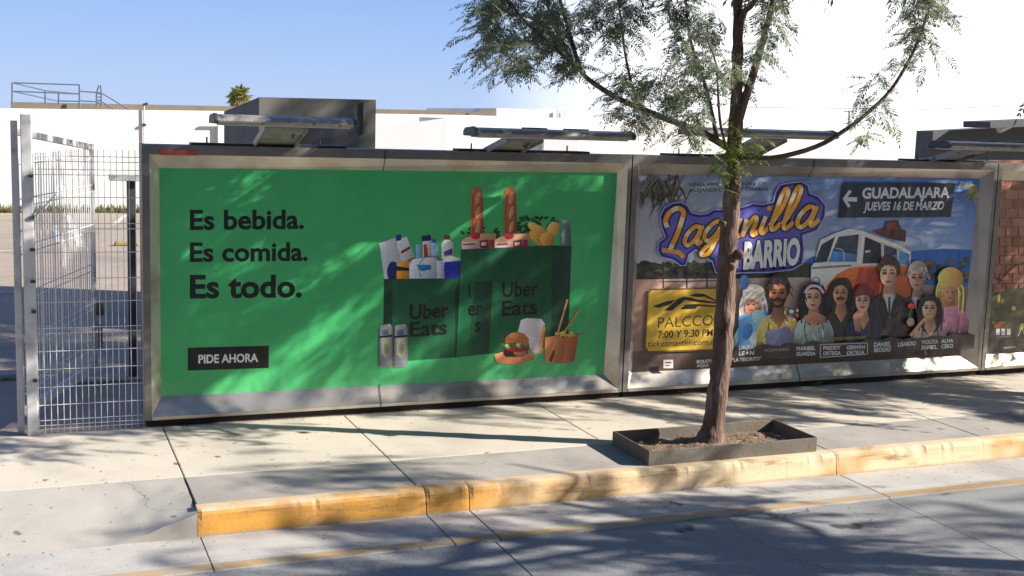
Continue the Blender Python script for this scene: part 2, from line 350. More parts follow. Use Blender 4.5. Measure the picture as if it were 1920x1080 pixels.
for x0, x1 in [(-14, -2.4), (-2.392, -0.7), (-0.692, KX), (KX + 0.008, 2.44), (2.448, 4.20), (4.208, 5.85), (5.858, 7.4), (7.408, 9.0), (9.008, 10.6), (10.608, 12.4), (12.408, 40)]:
    b.box(x0, x1, SY + 0.004, -0.002, -0.3, 0)
sw = tag(b.build('sidewalk', M_conc, bevel=0.006), kind='structure')
b = MB()                         # greyer paving behind the kerb
KW = 0.12
for x0, x1 in [(KX + 0.008, 2.44), (2.448, 4.20), (4.208, 5.85), (5.858, 7.4), (7.408, 9.0), (9.008, 10.6), (10.608, 12.4), (12.408, 40)]:
    b.box(x0, x1, KY + KW + 0.004, SY - 0.002, -0.3, -0.002)
tag(b.build('grey_paving_strip', M_conc2, bevel=0.006), kind='structure')
b = MB()                         # kerb blocks: worn, chipped arris
kp = [(KW, 0.0), (0.05, 0.001), (0.022, -0.004), (0.008, -0.014), (0.0, -0.034), (-0.003, -0.08), (-0.010, -0.13), (-0.018, -0.19), (-0.018, -0.4), (KW, -0.4)]
for x0, x1 in [(KX, 2.478), (2.485, 2.789), (2.796, 5.85), (5.858, 8.6), (8.608, 11), (11.008, 40)]:
    n_ = max(8, int(min(x1 - x0, 6) / 0.025)); o_ = len(b.v); kn = len(kp)
    for i in range(n_ + 1):
        x = x0 + (x1 - x0) * i / n_; ed = min(x - x0, x1 - x)
        rd = max(0, 0.018 - ed) * 0.6
        chip = max(0, mnoise.noise(Vector((x * 6.5, 1.7, 0))) - 0.28) * 0.05 + max(0, mnoise.noise(Vector((x * 23, 5.2, 0))) - 0.3) * 0.02
        for k, (dy, dz) in enumerate(kp):
            w_ = (0, .2, .8, 1, .7, .25, .1, 0, 0, 0)[k]
            b.v.append((x, KY + dy + w_ * (chip + rd) + 0.0025 * mnoise.noise(Vector((x * 5, k * 3.1, 2))) * (k < 8), dz - w_ * (chip * 0.6 + rd * 0.6)))
    fs_ = [(o_ + i * kn + k, o_ + (i + 1) * kn + k, o_ + (i + 1) * kn + k + 1, o_ + i * kn + k + 1) for i in range(n_) for k in range(kn - 1)]
    fs_ += [tuple(o_ + k for k in range(kn)), tuple(o_ + n_ * kn + k for k in range(kn - 1, -1, -1))]
    b.f += fs_; b.mi += [0] * len(fs_)
tag(b.build('kerb', M_kerb), kind='structure')
# driveway ramp with a flare towards the kerb end
def ramp_z(x, y):
    t = min(1, max(0, (SY - y) / (SY - KY)))
    low = -KH * 0.97 * t ** 1.15
    f = min(1, max(0, (x - 0.42) / (KX - 0.42))) ** 1.25
    return low * (1 - 0.9 * f) + 0.012 * min(1, 4 * f) * mnoise.noise(Vector((x * 7, y * 7, 0))) * (1 if t > 0.05 else 0)
b = MB(); nx, ny = 70, 16; xs = [-14, -8, -4, -2.5] + [-1.6 + (KX - 0.004 + 1.6) * i / nx for i in range(nx + 1)]
vs = [(x, SY - 0.002 + (KY - 0.012 - SY) * j / ny, ramp_z(x, SY + (KY - SY) * j / ny) - 0.001) for x in xs for j in range(ny + 1)]
b.add(vs, [(i * (ny + 1) + j, i * (ny + 1) + j + 1, (i + 1) * (ny + 1) + j + 1, (i + 1) * (ny + 1) + j) for i in range(len(xs) - 1) for j in range(ny)])
k0 = len(b.v); b.add([v for i in range(len(xs)) for v in (vs[i * (ny + 1) + ny], (xs[i], KY - 0.012 + 0.01 * mnoise.noise(Vector((xs[i] * 14, 0, 0))), -KH - 0.01))], [(2 * i, 2 * i + 2, 2 * i + 3, 2 * i + 1) for i in range(len(xs) - 1)])
tag(b.build('driveway_ramp', M_ramp, smooth=True), kind='structure')
b = MB(); b.box(-14, 40, KY + 0.002, 0.6, -0.42, -0.20)
tag(b.build('paving_bed', M_joint), kind='structure')
# parking lot behind the fence
b = MB(); b.box(-40, 60, 0.002, 21.2, -0.3, -0.006); b.box(-40, 60, 21.2, 90, -0.3, -0.01)
tag(b.build('parking_lot', M_lot), kind='structure')
b = MB()
def gquad(p, q, w):
    p, q = Vector(p), Vector(q); d = (q - p).normalized(); n = Vector((-d.y, d.x, 0)) * w / 2
    b.add([p - n, q - n, q + n, p + n], [(0, 1, 2, 3)])
for (xa, ya), (xb, yb), w in [((-4.0, 12.7), (-0.18, 12.7), 0.12), ((-4.0, 7.7), (-0.1, 7.7), 0.10), ((-4, 6.9), (-0.5, 7.25), 0.1), ((-0.55, 20.2), (0.7, 20.2), 0.12), ((0.9, 13.2), (0.9, 20.0), 0.12), ((1.75, 17.6), (2.2, 20.2), 0.12), ((0.55, 14.0), (0.55, 17.5), 0.10), ((-3, 4.2), (-0.2, 4.2), 0.08)]:
    gquad((xa, ya, 0.0), (xb, yb, 0.0), w)
tag(b.build('parking_lines', M_line), kind='structure')
b = MB(); b.box(-3.5, -0.10, 2.05, 2.15, -0.006, 0.05); b.box(0.35, 1.6, 1.75, 1.85, -0.006, 0.02)
tag(b.build('lot_kerb', M_ramp, bevel=0.02), kind='structure')
b = MB()
p0, p1 = atz(214, 461, 0), atz(262, 461, 0)
b.prism([(p0.x, 0), (p1.x, 0), (p1.x - 0.03, 0.07), (p0.x + 0.03, 0.07)], p0.y, p0.y + 0.15)
tag(b.build('wheel_stop', M_ylw, bevel=0.02), 'yellow wheel stop lying on the parking lot behind the mesh fence', 'wheel stop')

# ------------------------------------------------------------------ far side of the lot
def px_prism(name, pts, Y, depth, M, parent=None, zbot=None, bevel=0):
    b_ = MB(); q = [at(x, y, Y) for x, y in pts]
    b_.prism([(p.x, p.z if not (zbot is not None and abs(y - 9999) < 1) else zbot) for p, (x, y) in zip(q, pts)], Y, Y + depth)
    return b_.build(name, M, parent, bevel)
def px_wall(name, top, Y, depth, M, parent=None, z0=-0.01):
    """wall whose top edge passes through the given picture points, standing on z0"""
    q = [at(x, y, Y) for x, y in top]
    b_ = MB(); b_.prism([(q[0].x, z0)] + [(p.x, p.z) for p in q] + [(q[-1].x, z0)], Y, Y + depth)
    return b_.build(name, M, parent)
wl = thing('boundary_wall', 'long white rendered wall closing the far side of the parking lot', 'wall', (0, 21.6, 0))
px_wall('wall', [(-260, 199), (0, 203), (400, 208), (880, 216), (1600, 238), (2100, 250)], 21.6, 0.3, M_white, wl)
b = MB(); q0, q1, q2 = at(378, 236, 21.55), at(409, 236, 21.55), at(409, 290, 21.55)
b.tube([q0, q1], 0.035, 8); b.tube([q1 + Vector((0, 0, 0.03)), q2], 0.04, 8)
b.build('pipe', M_offw, wl)
bd = thing('roof_building', 'low building with a brown roof parapet rising above the white wall', 'building', (4, 32, 0))
px_wall('wall', [(20, 196), (300, 200), (600, 206), (885, 214)], 32, 14, M_white, bd)
q = [at(x, y, 31.7) for x, y in [(20, 191), (885, 208)]]; r_ = [at(x, y, 31.7) for x, y in [(20, 206), (885, 222)]]
b = MB(); b.prism([(r_[0].x, r_[0].z - 0.1), (r_[1].x, r_[1].z - 0.1), (q[1].x, q[1].z), (q[0].x, q[0].z)], 31.7, 31.98)
b.build('parapet', M_brown, bd)
bd2 = thing('white_block', 'bright white flat roofed block right of the brown parapet', 'building', (14, 30, 0))
px_wall('wall', [(931, 203), (1062, 206), (1062, 206.5)], 30, 8, M_white, bd2)
b = MB(); b.prism([(p.x, p.z) for p in [at(872, 240, 29.6), at(931, 240, 29.6), at(931, 204, 29.6), at(880, 213, 29.6)]], 29.6, 29.95)
b.build('side_wall', M_brown, bd2)
for xx in (1046, 1060):
    b = MB(); b.bar(at(xx, 206, 29.9), at(xx, 262, 29.9), 0.05); b.build('downpipe', M_offw, bd2)
wg = thing('white_annex', 'white lean-to annex with a sloping side toned as if shaded behind the green billboard', 'building', (11, 19, 0))
px_wall('wall', [(838, 221), (1000, 226), (1300, 238)], 19, 2.3, M_white, wg)
px_wall('side_wall', [(690, 243), (838, 221.5)], 18.7, 0.25, M_offw, wg)  # shade on this side is put into its lilac colour
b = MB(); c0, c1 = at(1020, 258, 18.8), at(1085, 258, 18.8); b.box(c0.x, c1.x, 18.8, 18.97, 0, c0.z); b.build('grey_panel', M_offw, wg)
# concrete block
bk = thing('concrete_block', 'dark grey concrete box building behind the first billboard lamp', 'building', (3.5, 4, 0))
YB = 3.9
A0, A1 = at(486, 182, YB), at(705, 187, YB)
dl = ray(420, 209); t_ = (A0.x - CAM.x) / dl.x; Bk = CAM + dl * t_
b = MB()
vs = [(A0.x, YB, -0.005), (A1.x, YB, -0.005), (A1.x, YB, A1.z), (A0.x, YB, A0.z), (A0.x, Bk.y, -0.005), (A1.x, Bk.y, -0.005), (A1.x, Bk.y, Bk.z), (A0.x, Bk.y, Bk.z)]
b.add(vs, [(0, 1, 2, 3), (1, 5, 6, 2), (5, 4, 7, 6), (4, 0, 3, 7), (3, 2, 6, 7)])
b.build('walls', M_dconc, bk)
b = MB(); b.bar(at(683, 190, YB - 0.02), at(683, 250, YB - 0.02), 0.025, 0.02); b.build('rust_streak', M_brown, bk)  # thin brown bar standing in for a rust streak
# dark building at the right
dk = thing('dark_building', 'dark slate clad building with flat canopies above the right billboards', 'building', (16, 8, 0))
px_wall('wall', [(1750, 246), (2200, 222)], 8.0, 0.45, M_navy, dk)
b = MB(); b.prism([(p.x, p.z) for p in [at(1857, 240, 7.3), at(2200, 228, 7.3), at(2200, 213, 7.3), at(1857, 228, 7.3)]], 7.3, 7.98)
b.build('canopy', M_navy, dk)
b = MB(); pq = at(1873, 243, 7.6); b.tube([pq, pq + Vector((0.25, 0, 0.1))], 0.07, 10); b.build('spotlight', M_offw, dk)
# roof railing
rl = thing('roof_railing', 'blue grey tube railing and access ladder on the flat roof', 'railing', tuple(at(100, 203, 31)))
def pxbars(segs, Y, w, name, M, parent, dy=0):
    b_ = MB()
    for (xa, ya), (xb, yb) in segs: b_.tube([at(xa, ya, Y), at(xb, yb, Y + dy)], w / 2, 6)
    return b_.build(name, M, parent)
pxbars([((23, 155), (149, 159)), ((23, 171), (149, 176)), ((149, 171), (190, 174)), ((149, 189), (187, 191)), ((110, 189), (149, 190))], 31.0, 0.045, 'rails', M_rail, rl)
pxbars([((23, 155), (85, 170)), ((23, 171), (110, 190)), ((85, 170), (149, 176))], 33.0, 0.04, 'back_rails', M_rail, rl)
for xx, y0, y1 in [(23, 155, 195), (85, 170, 195), (110, 176, 195), (149, 159, 205)]:
    pxbars([((xx, y0), (xx, y1))], 31.0, 0.055, 'upright', M_rail, rl)
b = MB()
for xx in (181, 190): b.tube([at(xx, 200, 31.2), at(xx, 174, 31.2), at(186 if xx == 181 else 189, 160, 31.2)], 0.025, 6)
for yy in (176, 182, 188, 194): b.tube([at(181, yy, 31.2), at(190, yy, 31.2)], 0.018, 6)
b.build('ladder', M_rail, rl)
pxbars([((190, 174), (243, 206))], 31.2, 0.045, 'handrail', M_rail, rl); pxbars([((190, 190), (215, 206))], 31.2, 0.045, 'handrail', M_rail, rl)
pl = thing('antenna_pole', 'thin pale pole with a small bracket standing by the white wall', 'pole', tuple(at(270, 290, 21.3)))
b = MB(); p_ = at(270, 196, 21.56); b.tube([(p_.x, 21.56, -0.01), p_], 0.02, 6); b.build('pole', M_offw, pl)
for q_ in (((268, 197), (277, 194)), ((267, 234), (274, 234))):
    b = MB(); b.tube([at(*q_[0], 21.54), at(*q_[1], 21.54)], 0.033, 6); b.build('bracket', M_dark, pl)
an = thing('roof_antenna', 'small thin mast with crossbars on the roofline right of the tree', 'antenna', tuple(at(1592, 238, 21.7)))
b = MB(); b.tube([at(1592, 240, 21.75), at(1592, 207, 21.75)], 0.025, 6); b.build('mast', M_rail, an)
for ya, xa, xb in ((209, 1583, 1598), (231, 1581, 1592)):
    b = MB(); b.tube([at(xa, ya, 21.72), at(xb, ya, 21.72)], 0.016, 6); b.build('crossbar', M_rail, an)
# palm
pm = thing('palm_tree', 'small fan palm showing its round crown over the roof', 'palm', (at(450, 185, 45).x, 45, 0))
pc = at(450, 181, 45)
b = MB(); b.tube([(pc.x, 45, 0), (pc.x + 0.05, 45, 2), (pc.x, 45, pc.z)], [0.22, 0.17, 0.15], 10); b.build('trunk', M_bark, pm)
b = MB(); pr_ = random.Random(3)
for i in range(150):
    th = pr_.uniform(0, 6.28); ph = pr_.uniform(-1.0, 1.5); d = Vector((math.cos(th) * math.cos(ph), math.sin(th) * math.cos(ph), math.sin(ph)))
    c = pc + d * pr_.uniform(0.05, 0.36); side = d.cross(Vector((0, 0, 1)) if abs(d.z) < 0.9 else Vector((1, 0, 0))).normalized()
    for k in range(9):
        a_ = (k - 4) * 0.26; dd = (d * math.cos(a_) + side * math.sin(a_)).normalized(); ln = 0.36 * pr_.uniform(0.75, 1.1)
        w_ = side * 0.05; tip = c + dd * ln + Vector((0, 0, -0.08))
        b.add([c - w_ * .3, c + dd * ln * 0.5 - w_, tip, c + dd * ln * 0.5 + w_], [(0, 1, 2, 3)])
b.build('crown', M_palm, pm)
# verge grass at the foot of the wall
b = MB(); gr = random.Random(5)
b.add([(-12, 20.75, 0.0), (26, 20.75, 0.0), (26, 21.55, 0.03), (-12, 21.55, 0.03)], [(0, 1, 2, 3)])
for i in range(5200):
    x = gr.uniform(-8, 8) if i < 4300 else gr.uniform(8, 24); y = gr.uniform(20.7, 21.5); h = gr.uniform(0.06, 0.22); a_ = gr.uniform(0, 3.14); w_ = 0.02
    b.add([(x - w_ * math.cos(a_), y - w_ * math.sin(a_), 0), (x + w_ * math.cos(a_), y + w_ * math.sin(a_), 0), (x + gr.uniform(-.06, .06), y + gr.uniform(-.06, .06), h)], [(0, 1, 2)])
tag(b.build('verge_grass', M_grass), 'dry yellow green grass strip along the foot of the white wall', 'grass', kind='stuff')
# cables
b = MB(); b.tube([at(1200, 199, 30), at(1740, 205, 30), at(2100, 190, 30)], 0.012, 5)
tag(b.build('overhead_cable', M_rail), 'thin grey cable strung across the pale sky at right', 'cable')

# ------------------------------------------------------------------ printed posters
DP = 0.09                        # depth of the poster behind the frame front
class Art:
    """flat print: every ink shape sits a tenth of a millimetre above the last"""
    def __init__(s, Y=DP): s.v = []; s.f = []; s.c = []; s.Y = Y; s.k = 0; s.g = 0.0; s.gs = []; s.gain = 1.0; s.sh = 0.0
    def P(s, x, y): p = at(x, y, s.Y); return Vector((p.x, s.Y - 0.00003 * s.k, p.z))
    def raw(s, vs, fs, cols):
        if s.gain != 1.0: cols = [tuple(min(0.88, k * s.gain) for k in c) for c in cols] if isinstance(cols, list) else tuple(min(0.88, k * s.gain) for k in cols)
        o = len(s.v); s.v += [tuple(v) for v in vs]
        for f in fs: s.f.append(tuple(o + i for i in f)); s.c.append([cols[i] for i in f] if isinstance(cols, list) else [cols] * len(f)); s.gs.append(s.g)
        s.k += 1
    def poly(s, pts, col):
        vs = [s.P(*p) for p in pts]
        if s.sh and not isinstance(col, list):
            xa, xb = min(p[0] for p in pts), max(p[0] for p in pts); ya, yb = min(p[1] for p in pts), max(p[1] for p in pts)
            col = [tuple(min(245, c * (1 + s.sh * (0.42 - (p[0] - xa) / (xb - xa + .01)) + 0.5 * s.sh * (0.5 - (p[1] - ya) / (yb - ya + .01)))) for c in col) for p in pts]
        cols = [lin(*c) for c in col] if isinstance(col, list) else lin(*col)
        s.raw(vs, [tuple(range(len(pts)))], cols)
    def rect(s, x0, y0, x1, y1, col): s.poly([(x0, y0), (x1, y0), (x1, y1), (x0, y1)], col)
    def ell(s, cx, cy, rx, ry, col, rot=0, n=18, grad=0.0):
        c, q = math.cos(rot), math.sin(rot); ts = [2 * math.pi * i / n for i in range(n)]
        if grad: col = [tuple(max(0, k * (1 - grad * math.cos(t) - 0.3 * grad * math.sin(t))) for k in col) for t in ts]
        s.poly([(cx + rx * math.cos(t) * c - ry * math.sin(t) * q, cy + rx * math.cos(t) * q + ry * math.sin(t) * c) for t in ts], col)
    def soft(s, cx, cy, rx, ry, col, rim, rot=0, n=16):
        c, q = math.cos(rot), math.sin(rot)
        pts = [(cx, cy)] + [(cx + rx * k * math.cos(t) * c - ry * k * math.sin(t) * q, cy + rx * k * math.cos(t) * q + ry * k * math.sin(t) * c) for k in (0.45, 1) for t in [2 * math.pi * i / n for i in range(n)]]
        vs = [s.P(*p) for p in pts]; A, R_ = lin(*col), lin(*rim)
        fs = [(0, 1 + i, 1 + (i + 1) % n) for i in range(n)] + [(1 + i, 1 + n + i, 1 + n + (i + 1) % n, 1 + (i + 1) % n) for i in range(n)]
        s.raw(vs, fs, [A] + [tuple(a * .75 + r * .25 for a, r in zip(A, R_))] * n + [R_] * n)
    def stroke(s, pts, w, col, smooth=True, taper=None):
        if smooth and len(pts) > 2: pts = catmull(pts, 5)
        n = len(pts); vs = []
        for i, (x, y) in enumerate(pts):
            a = pts[max(i - 1, 0)]; c = pts[min(i + 1, n - 1)]
            dx, dy = c[0] - a[0], c[1] - a[1]; l = math.hypot(dx, dy) or 1
            ww = w / 2 * (taper(i / (n - 1)) if taper else 1)
            for sg in (1, -1):
                p = s.P(x - sg * dy / l * ww, y + sg * dx / l * ww); p.y -= 0.000008 * i; vs.append(p)
        cl = col if callable(col) else None
        fs = [(2 * i, 2 * i + 1, 2 * i + 3, 2 * i + 2) for i in range(n - 1)]
        s.raw(vs, fs, [lin(*cl(i // 2)) for i in range(2 * n)] if cl else lin(*col))
        s.k += int(n * 0.2)
    def text(s, body, x0, y0, x1, y1, cap, col, bold=0.0, shear=0.0):
        cu = bpy.data.curves.new('lettering', 'FONT'); cu.body = body; cu.offset = bold; cu.shear = shear; cu.resolution_u = 4
        ob = bpy.data.objects.new('lettering', cu); COL.objects.link(ob)
        dg = bpy.context.evaluated_depsgraph_get(); dg.update()
        me = bpy.data.meshes.new_from_object(ob.evaluated_get(dg))
        vs = [v.co.copy() for v in me.vertices]; fs = [tuple(p.vertices) for p in me.polygons]
        xa = min(v.x for v in vs); xb = max(v.x for v in vs)
        O = s.P(x0, y0); V = s.P(x1, y1) - O; U = s.P(x0, y0 - cap) - O; U.x = 0
        q = [O + V * ((v.x - xa) / (xb - xa)) + U * (v.y / 0.70) for v in vs]
        s.raw(q, fs, lin(*col))
        bpy.data.objects.remove(ob); bpy.data.curves.remove(cu); bpy.data.meshes.remove(me)
    def build(s, parent, name='poster'):
        me = bpy.data.meshes.new(name); me.from_pydata(s.v, [], s.f); me.materials.append(M_print)
        ca = me.color_attributes.new('Col', 'FLOAT_COLOR', 'CORNER')
        flat = []
        for cs, g_ in zip(s.c, s.gs):
            for c in cs: flat += [*c, g_]
        ca.data.foreach_set('color', flat)
        me.update()
        # every face looks towards the street
        bm = bmesh.new(); bm.from_mesh(me)
        for f in bm.faces:
            f.normal_update()
            if f.normal.y > 0: f.normal_flip()
        bm.to_mesh(me); bm.free()
        o = bpy.data.objects.new(name, me); COL.objects.link(o); o.parent = parent; o.matrix_parent_inverse = Matrix.Translation(-parent.location)
        return o
def catmull(p, k):
    out = []
    for i in range(len(p) - 1):
        a, b_, c, d = p[max(i - 1, 0)], p[i], p[i + 1], p[min(i + 2, len(p) - 1)]
        for j in range(k):
            t = j / k
            out.append(tuple(0.5 * (2 * b_[e] + (c[e] - a[e]) * t + (2 * a[e] - 5 * b_[e] + 4 * c[e] - d[e]) * t * t + (3 * b_[e] - a[e] - 3 * c[e] + d[e]) * t ** 3) for e in (0, 1)))
    out.append(p[-1]); return out

def art_food(parent):
    a = Art(); G = (66, 176, 106)
    a.rect(280, 300, 1180, 760, G)
    a.poly([(300, 715), (1140, 640), (1140, 720), (300, 745)], [(70, 178, 109), (70, 178, 109), (84, 182, 118), (82, 182, 116)])
    K = (8, 12, 14)
    a.text("Es bebida.", 356, 430, 570, 428, 36, K, 0.028)
    a.text("Es comida.", 356, 490, 577, 488, 35, K, 0.028)
    a.text("Es todo.", 356, 558, 566, 556, 42, K, 0.032)
    a.poly([(352, 652), (504, 648), (504, 690), (352, 695)], (12, 12, 16))
    a.text("PIDE AHORA", 372, 681, 484, 678, 15.5, (225, 225, 230), 0.03)
    Z = lambda pts: [(690 + x / 4, 320 + y / 4) for x, y in pts]
    Q = lambda pts: [(690 + x / 4, 490 + y / 4) for x, y in pts]
    a.g = 0.55; a.sh = 0.4
    # -- groceries of the low bag
    a.poly(Z([(85, 545), (200, 505), (330, 610), (330, 820), (125, 820)]), (190, 190, 200))
    a.poly(Z([(210, 520), (290, 495), (350, 650), (255, 690)]), (215, 215, 220))
    a.poly(Z([(205, 485), (245, 475), (250, 520), (210, 530)]), (25, 60, 140))
    a.poly(Z([(245, 605), (315, 565), (320, 585), (250, 625)]), (150, 30, 45))
    a.poly(Z([(360, 555), (395, 550), (405, 680), (360, 680)]), (120, 170, 215))
    a.poly(Z([(400, 490), (470, 480), (475, 530), (405, 535)]), (15, 30, 90))
    a.poly(Z([(410, 530), (470, 525), (480, 680), (412, 680)]), (205, 205, 215)); a.poly(Z([(415, 555), (440, 550), (455, 660), (420, 665)]), (180, 40, 50))
    a.poly(Z([(472, 520), (515, 515), (530, 600), (530, 680), (478, 680)]), (150, 190, 215)); a.poly(Z([(475, 515), (510, 512), (512, 540), (476, 540)]), (30, 100, 190))
    a.poly(Z([(570, 485), (615, 482), (618, 520), (572, 522)]), (110, 25, 35))
    a.poly(Z([(552, 545), (575, 518), (615, 518), (640, 545), (640, 660), (552, 660)]), (225, 225, 235)); a.poly(Z([(568, 610), (635, 580), (632, 630), (572, 640)]), (70, 80, 150))
    a.ell(690 + 190 / 4, 320 + 760 / 4, 12, 20, (20, 35, 95))
    a.poly(Z([(215, 700), (250, 680), (310, 690), (315, 820), (215, 820)]), (228, 150, 40)); a.poly(Z([(215, 715), (310, 730), (312, 752), (215, 750)]), (30, 25, 30))
    a.poly(Z([(295, 665), (345, 650), (350, 680), (300, 685)]), (190, 70, 40))
    a.poly(Z([(310, 700), (335, 665), (440, 650), (515, 665), (525, 820), (310, 820)]), (205, 215, 232)); a.poly(Z([(360, 705), (470, 705), (475, 740), (400, 755)]), (40, 120, 200))
    a.stroke(Z([(395, 800), (380, 720), (430, 650), (520, 650), (560, 700)]), 1.3, (50, 60, 80))
    a.poly(Z([(515, 680), (565, 670), (575, 820), (520, 820)]), (190, 205, 230))
    a.poly(Z([(560, 655), (620, 640), (695, 655), (695, 700), (565, 705)]), (222, 225, 235)); a.poly(Z([(570, 685), (695, 675), (695, 820), (575, 820)]), (25, 40, 150))
    # -- low bag
    a.g = 0.16; a.sh = 0
    BG, BD = (18, 82, 52), (12, 58, 40)
    a.poly(Z([(120, 812), (690, 806), (655, 1400), (110, 1440)]), [(18, 84, 52), (16, 74, 48), (22, 90, 58), (26, 110, 66)])
    a.poly(Z([(120, 812), (185, 812), (180, 1420), (110, 1440)]), BD)
    a.poly(Z([(690, 806), (690, 1400), (655, 1400), (650, 900)]), (10, 48, 36))
    # -- tall bag groceries
    a.g = 0.6; a.sh = 0.45
    lf = random.Random(2)
    for i in range(26):
        x, y = lf.uniform(700, 985), lf.uniform(430, 505); a.ell(690 + x / 4, 320 + y / 4, 5, 2.4, (22, lf.randint(45, 75), 32), lf.uniform(-1, 1), 8)
    for i in range(34):
        x, y = lf.uniform(1120, 1420), lf.uniform(350, 470); a.ell(690 + x / 4, 320 + y / 4, 6, 2.6, (24, lf.randint(48, 82), 34), lf.uniform(-1, 1), 8)
    for ox in (0, 250):
        a.poly(Z([(772 + ox, 185), (782 + ox, 140), (820 + ox, 122), (850 + ox, 140), (860 + ox, 200), (868 + ox, 490), (768 + ox, 490)]), (172, 96, 58))
        for k, yy in enumerate((190, 300, 410)):
            a.ell(690 + (825 + ox) / 4, 320 + (yy + 15) / 4, 4.2, 13, (205, 148, 102), 0.22, 12)
        a.stroke(Z([(790 + ox, 170), (780 + ox, 300), (786 + ox, 470)]), 2.2, (140, 70, 42))
        a.poly(Z([(700 + ox, 525), (730 + ox, 500), (860 + ox, 470), (960 + ox, 470), (960 + ox, 585), (700 + ox, 590)]), (205, 160, 120))
        a.ell(690 + (805 + ox) / 4, 320 + 488 / 4, 9, 7, (190, 50, 60))
        a.poly(Z([(705 + ox, 535), (815 + ox, 528), (818 + ox, 585), (705 + ox, 590)]), (228, 205, 200)); a.poly(Z([(712 + ox, 548), (800 + ox, 542), (801 + ox, 556), (712 + ox, 562)]), (200, 70, 70))
        a.poly(Z([(835 + ox, 525), (905 + ox, 515), (900 + ox, 580), (840 + ox, 580)]), (120, 40, 45)); a.poly(Z([(850 + ox, 540), (890 + ox, 535), (885 + ox, 560), (850 + ox, 562)]), (210, 200, 205))
        a.poly(Z([(910 + ox, 520), (945 + ox, 515), (945 + ox, 580), (900 + ox, 580)]), (150, 35, 50))
    a.ell(690 + 1285 / 4, 320 + 455 / 4, 27, 9, (222, 170, 80), 0.62)
    a.ell(690 + 1290 / 4, 320 + 515 / 4, 25, 11, (206, 148, 62), 0.62)
    a.ell(690 + 1390 / 4, 320 + 440 / 4, 12, 15, (226, 176, 92), 0.4); a.ell(690 + 1345 / 4, 320 + 515 / 4, 14, 14, (214, 160, 76), 0.3)
    a.poly(Z([(1455, 370), (1505, 365), (1505, 400), (1520, 450), (1522, 575), (1440, 575), (1445, 450), (1460, 400)]), (95, 120, 122)); a.poly(Z([(1455, 368), (1505, 365), (1505, 395), (1458, 398)]), (150, 170, 180))
    a.poly(Z([(1450, 470), (1475, 430), (1480, 540), (1455, 550)]), (150, 175, 180))
    # -- tall bag
    a.g = 0.16; a.sh = 0
    a.poly(Z([(700, 590), (1380, 560), (1370, 1320), (660, 1400)]), [(24, 86, 56), (20, 76, 50), (22, 84, 56), (26, 116, 68)])
    a.poly(Z([(1380, 562), (1525, 566), (1500, 1260), (1370, 1320)]), (16, 58, 44))
    a.poly(Z([(800, 830), (935, 830), (905, 1370), (745, 1390)]), [(18, 66, 46), (13, 52, 40), (22, 62, 46), (26, 96, 60)])
    a.poly(Z([(935, 830), (985, 840), (960, 1360), (905, 1370)]), (28, 104, 64))
    a.g = 0
    a.text("Uber", 768, 599, 841, 594, 28, K, 0.02); a.text("Eats", 768, 631, 838, 626, 27, K, 0.02)
    a.text("Uber", 941, 557, 1008, 553, 28, K, 0.02); a.text("Eats", 940, 592, 1007, 588, 28, K, 0.02)
    a.stroke([(880, 533), (879.5, 550), (883, 558)], 2.8, K)
    a.text("er", 877, 592, 904, 590, 28, K, 0.02); a.text("s", 890, 622, 901, 621, 27, K, 0.02)
    # -- cans
    a.g = 0.45; a.sh = 0.4
    for ox in (0, 112):
        a.poly(Q([(80 + ox, 500), (100 + ox, 478), (165 + ox, 470), (182 + ox, 495), (185 + ox, 770), (165 + ox, 790), (85 + ox, 795), (75 + ox, 770)]), [(118, 120, 128), (172, 174, 180), (190, 192, 196), (128, 130, 138), (110, 112, 120), (128, 130, 138), (132, 134, 140), (98, 100, 110)])
        a.poly(Q([(98 + ox, 560), (172 + ox, 553), (172 + ox, 690), (98 + ox, 700)]), (176, 178, 172)); a.ell(690 + (136 + ox) / 4, 490 + 650 / 4, 8, 18, (192, 190, 150)); a.ell(690 + (136 + ox) / 4, 490 + 655 / 4, 4.5, 11, (150, 150, 130))
        a.poly(Q([(86 + ox, 560), (182 + ox, 550), (182 + ox, 566), (86 + ox, 576)]), (30, 30, 45)); a.poly(Q([(105 + ox, 515), (150 + ox, 510), (152 + ox, 550), (105 + ox, 555)]), (96, 104, 132))
        a.stroke(Q([(84 + ox, 500), (80 + ox, 650), (84 + ox, 780)]), 1.6, (70, 72, 80))
    a.g = 0.6
    # -- burger in its carton
    a.poly(Q([(1145, 440), (1190, 425), (1300, 430), (1325, 470), (1290, 690), (1245, 692), (1120, 540)]), (206, 200, 205)); a.poly(Q([(1310, 470), (1330, 500), (1300, 690), (1275, 690)]), (196, 132, 78))
    a.poly(Q([(945, 700), (1000, 680), (1250, 690), (1245, 735), (1105, 775), (965, 760)]), (205, 136, 92)); a.poly(Q([(1100, 735), (1245, 700), (1240, 738), (1105, 775)]), (180, 110, 70))
    a.poly(Q([(1010, 690), (1030, 650), (1190, 650), (1200, 690), (1160, 715), (1030, 715)]), (70, 28, 24))
    a.ell(690 + 1140 / 4, 490 + 685 / 4, 13, 6, (190, 110, 80)); a.ell(690 + 1120 / 4, 490 + 655 / 4, 22, 6, (175, 50, 45))
    for k in range(7): a.ell(690 + (1020 + 28 * k) / 4, 490 + (628 + 6 * (k % 2)) / 4, 6, 4.2, ((90, 120, 50), (205, 200, 150), (70, 100, 45))[k % 3], 0.3, 9)
    a.poly(Q([(1025, 610), (1030, 570), (1070, 535), (1120, 528), (1170, 540), (1205, 580), (1205, 625), (1120, 615)]), (208, 124, 60)); a.ell(690 + 1100 / 4, 490 + 560 / 4, 12, 5, (226, 160, 98))
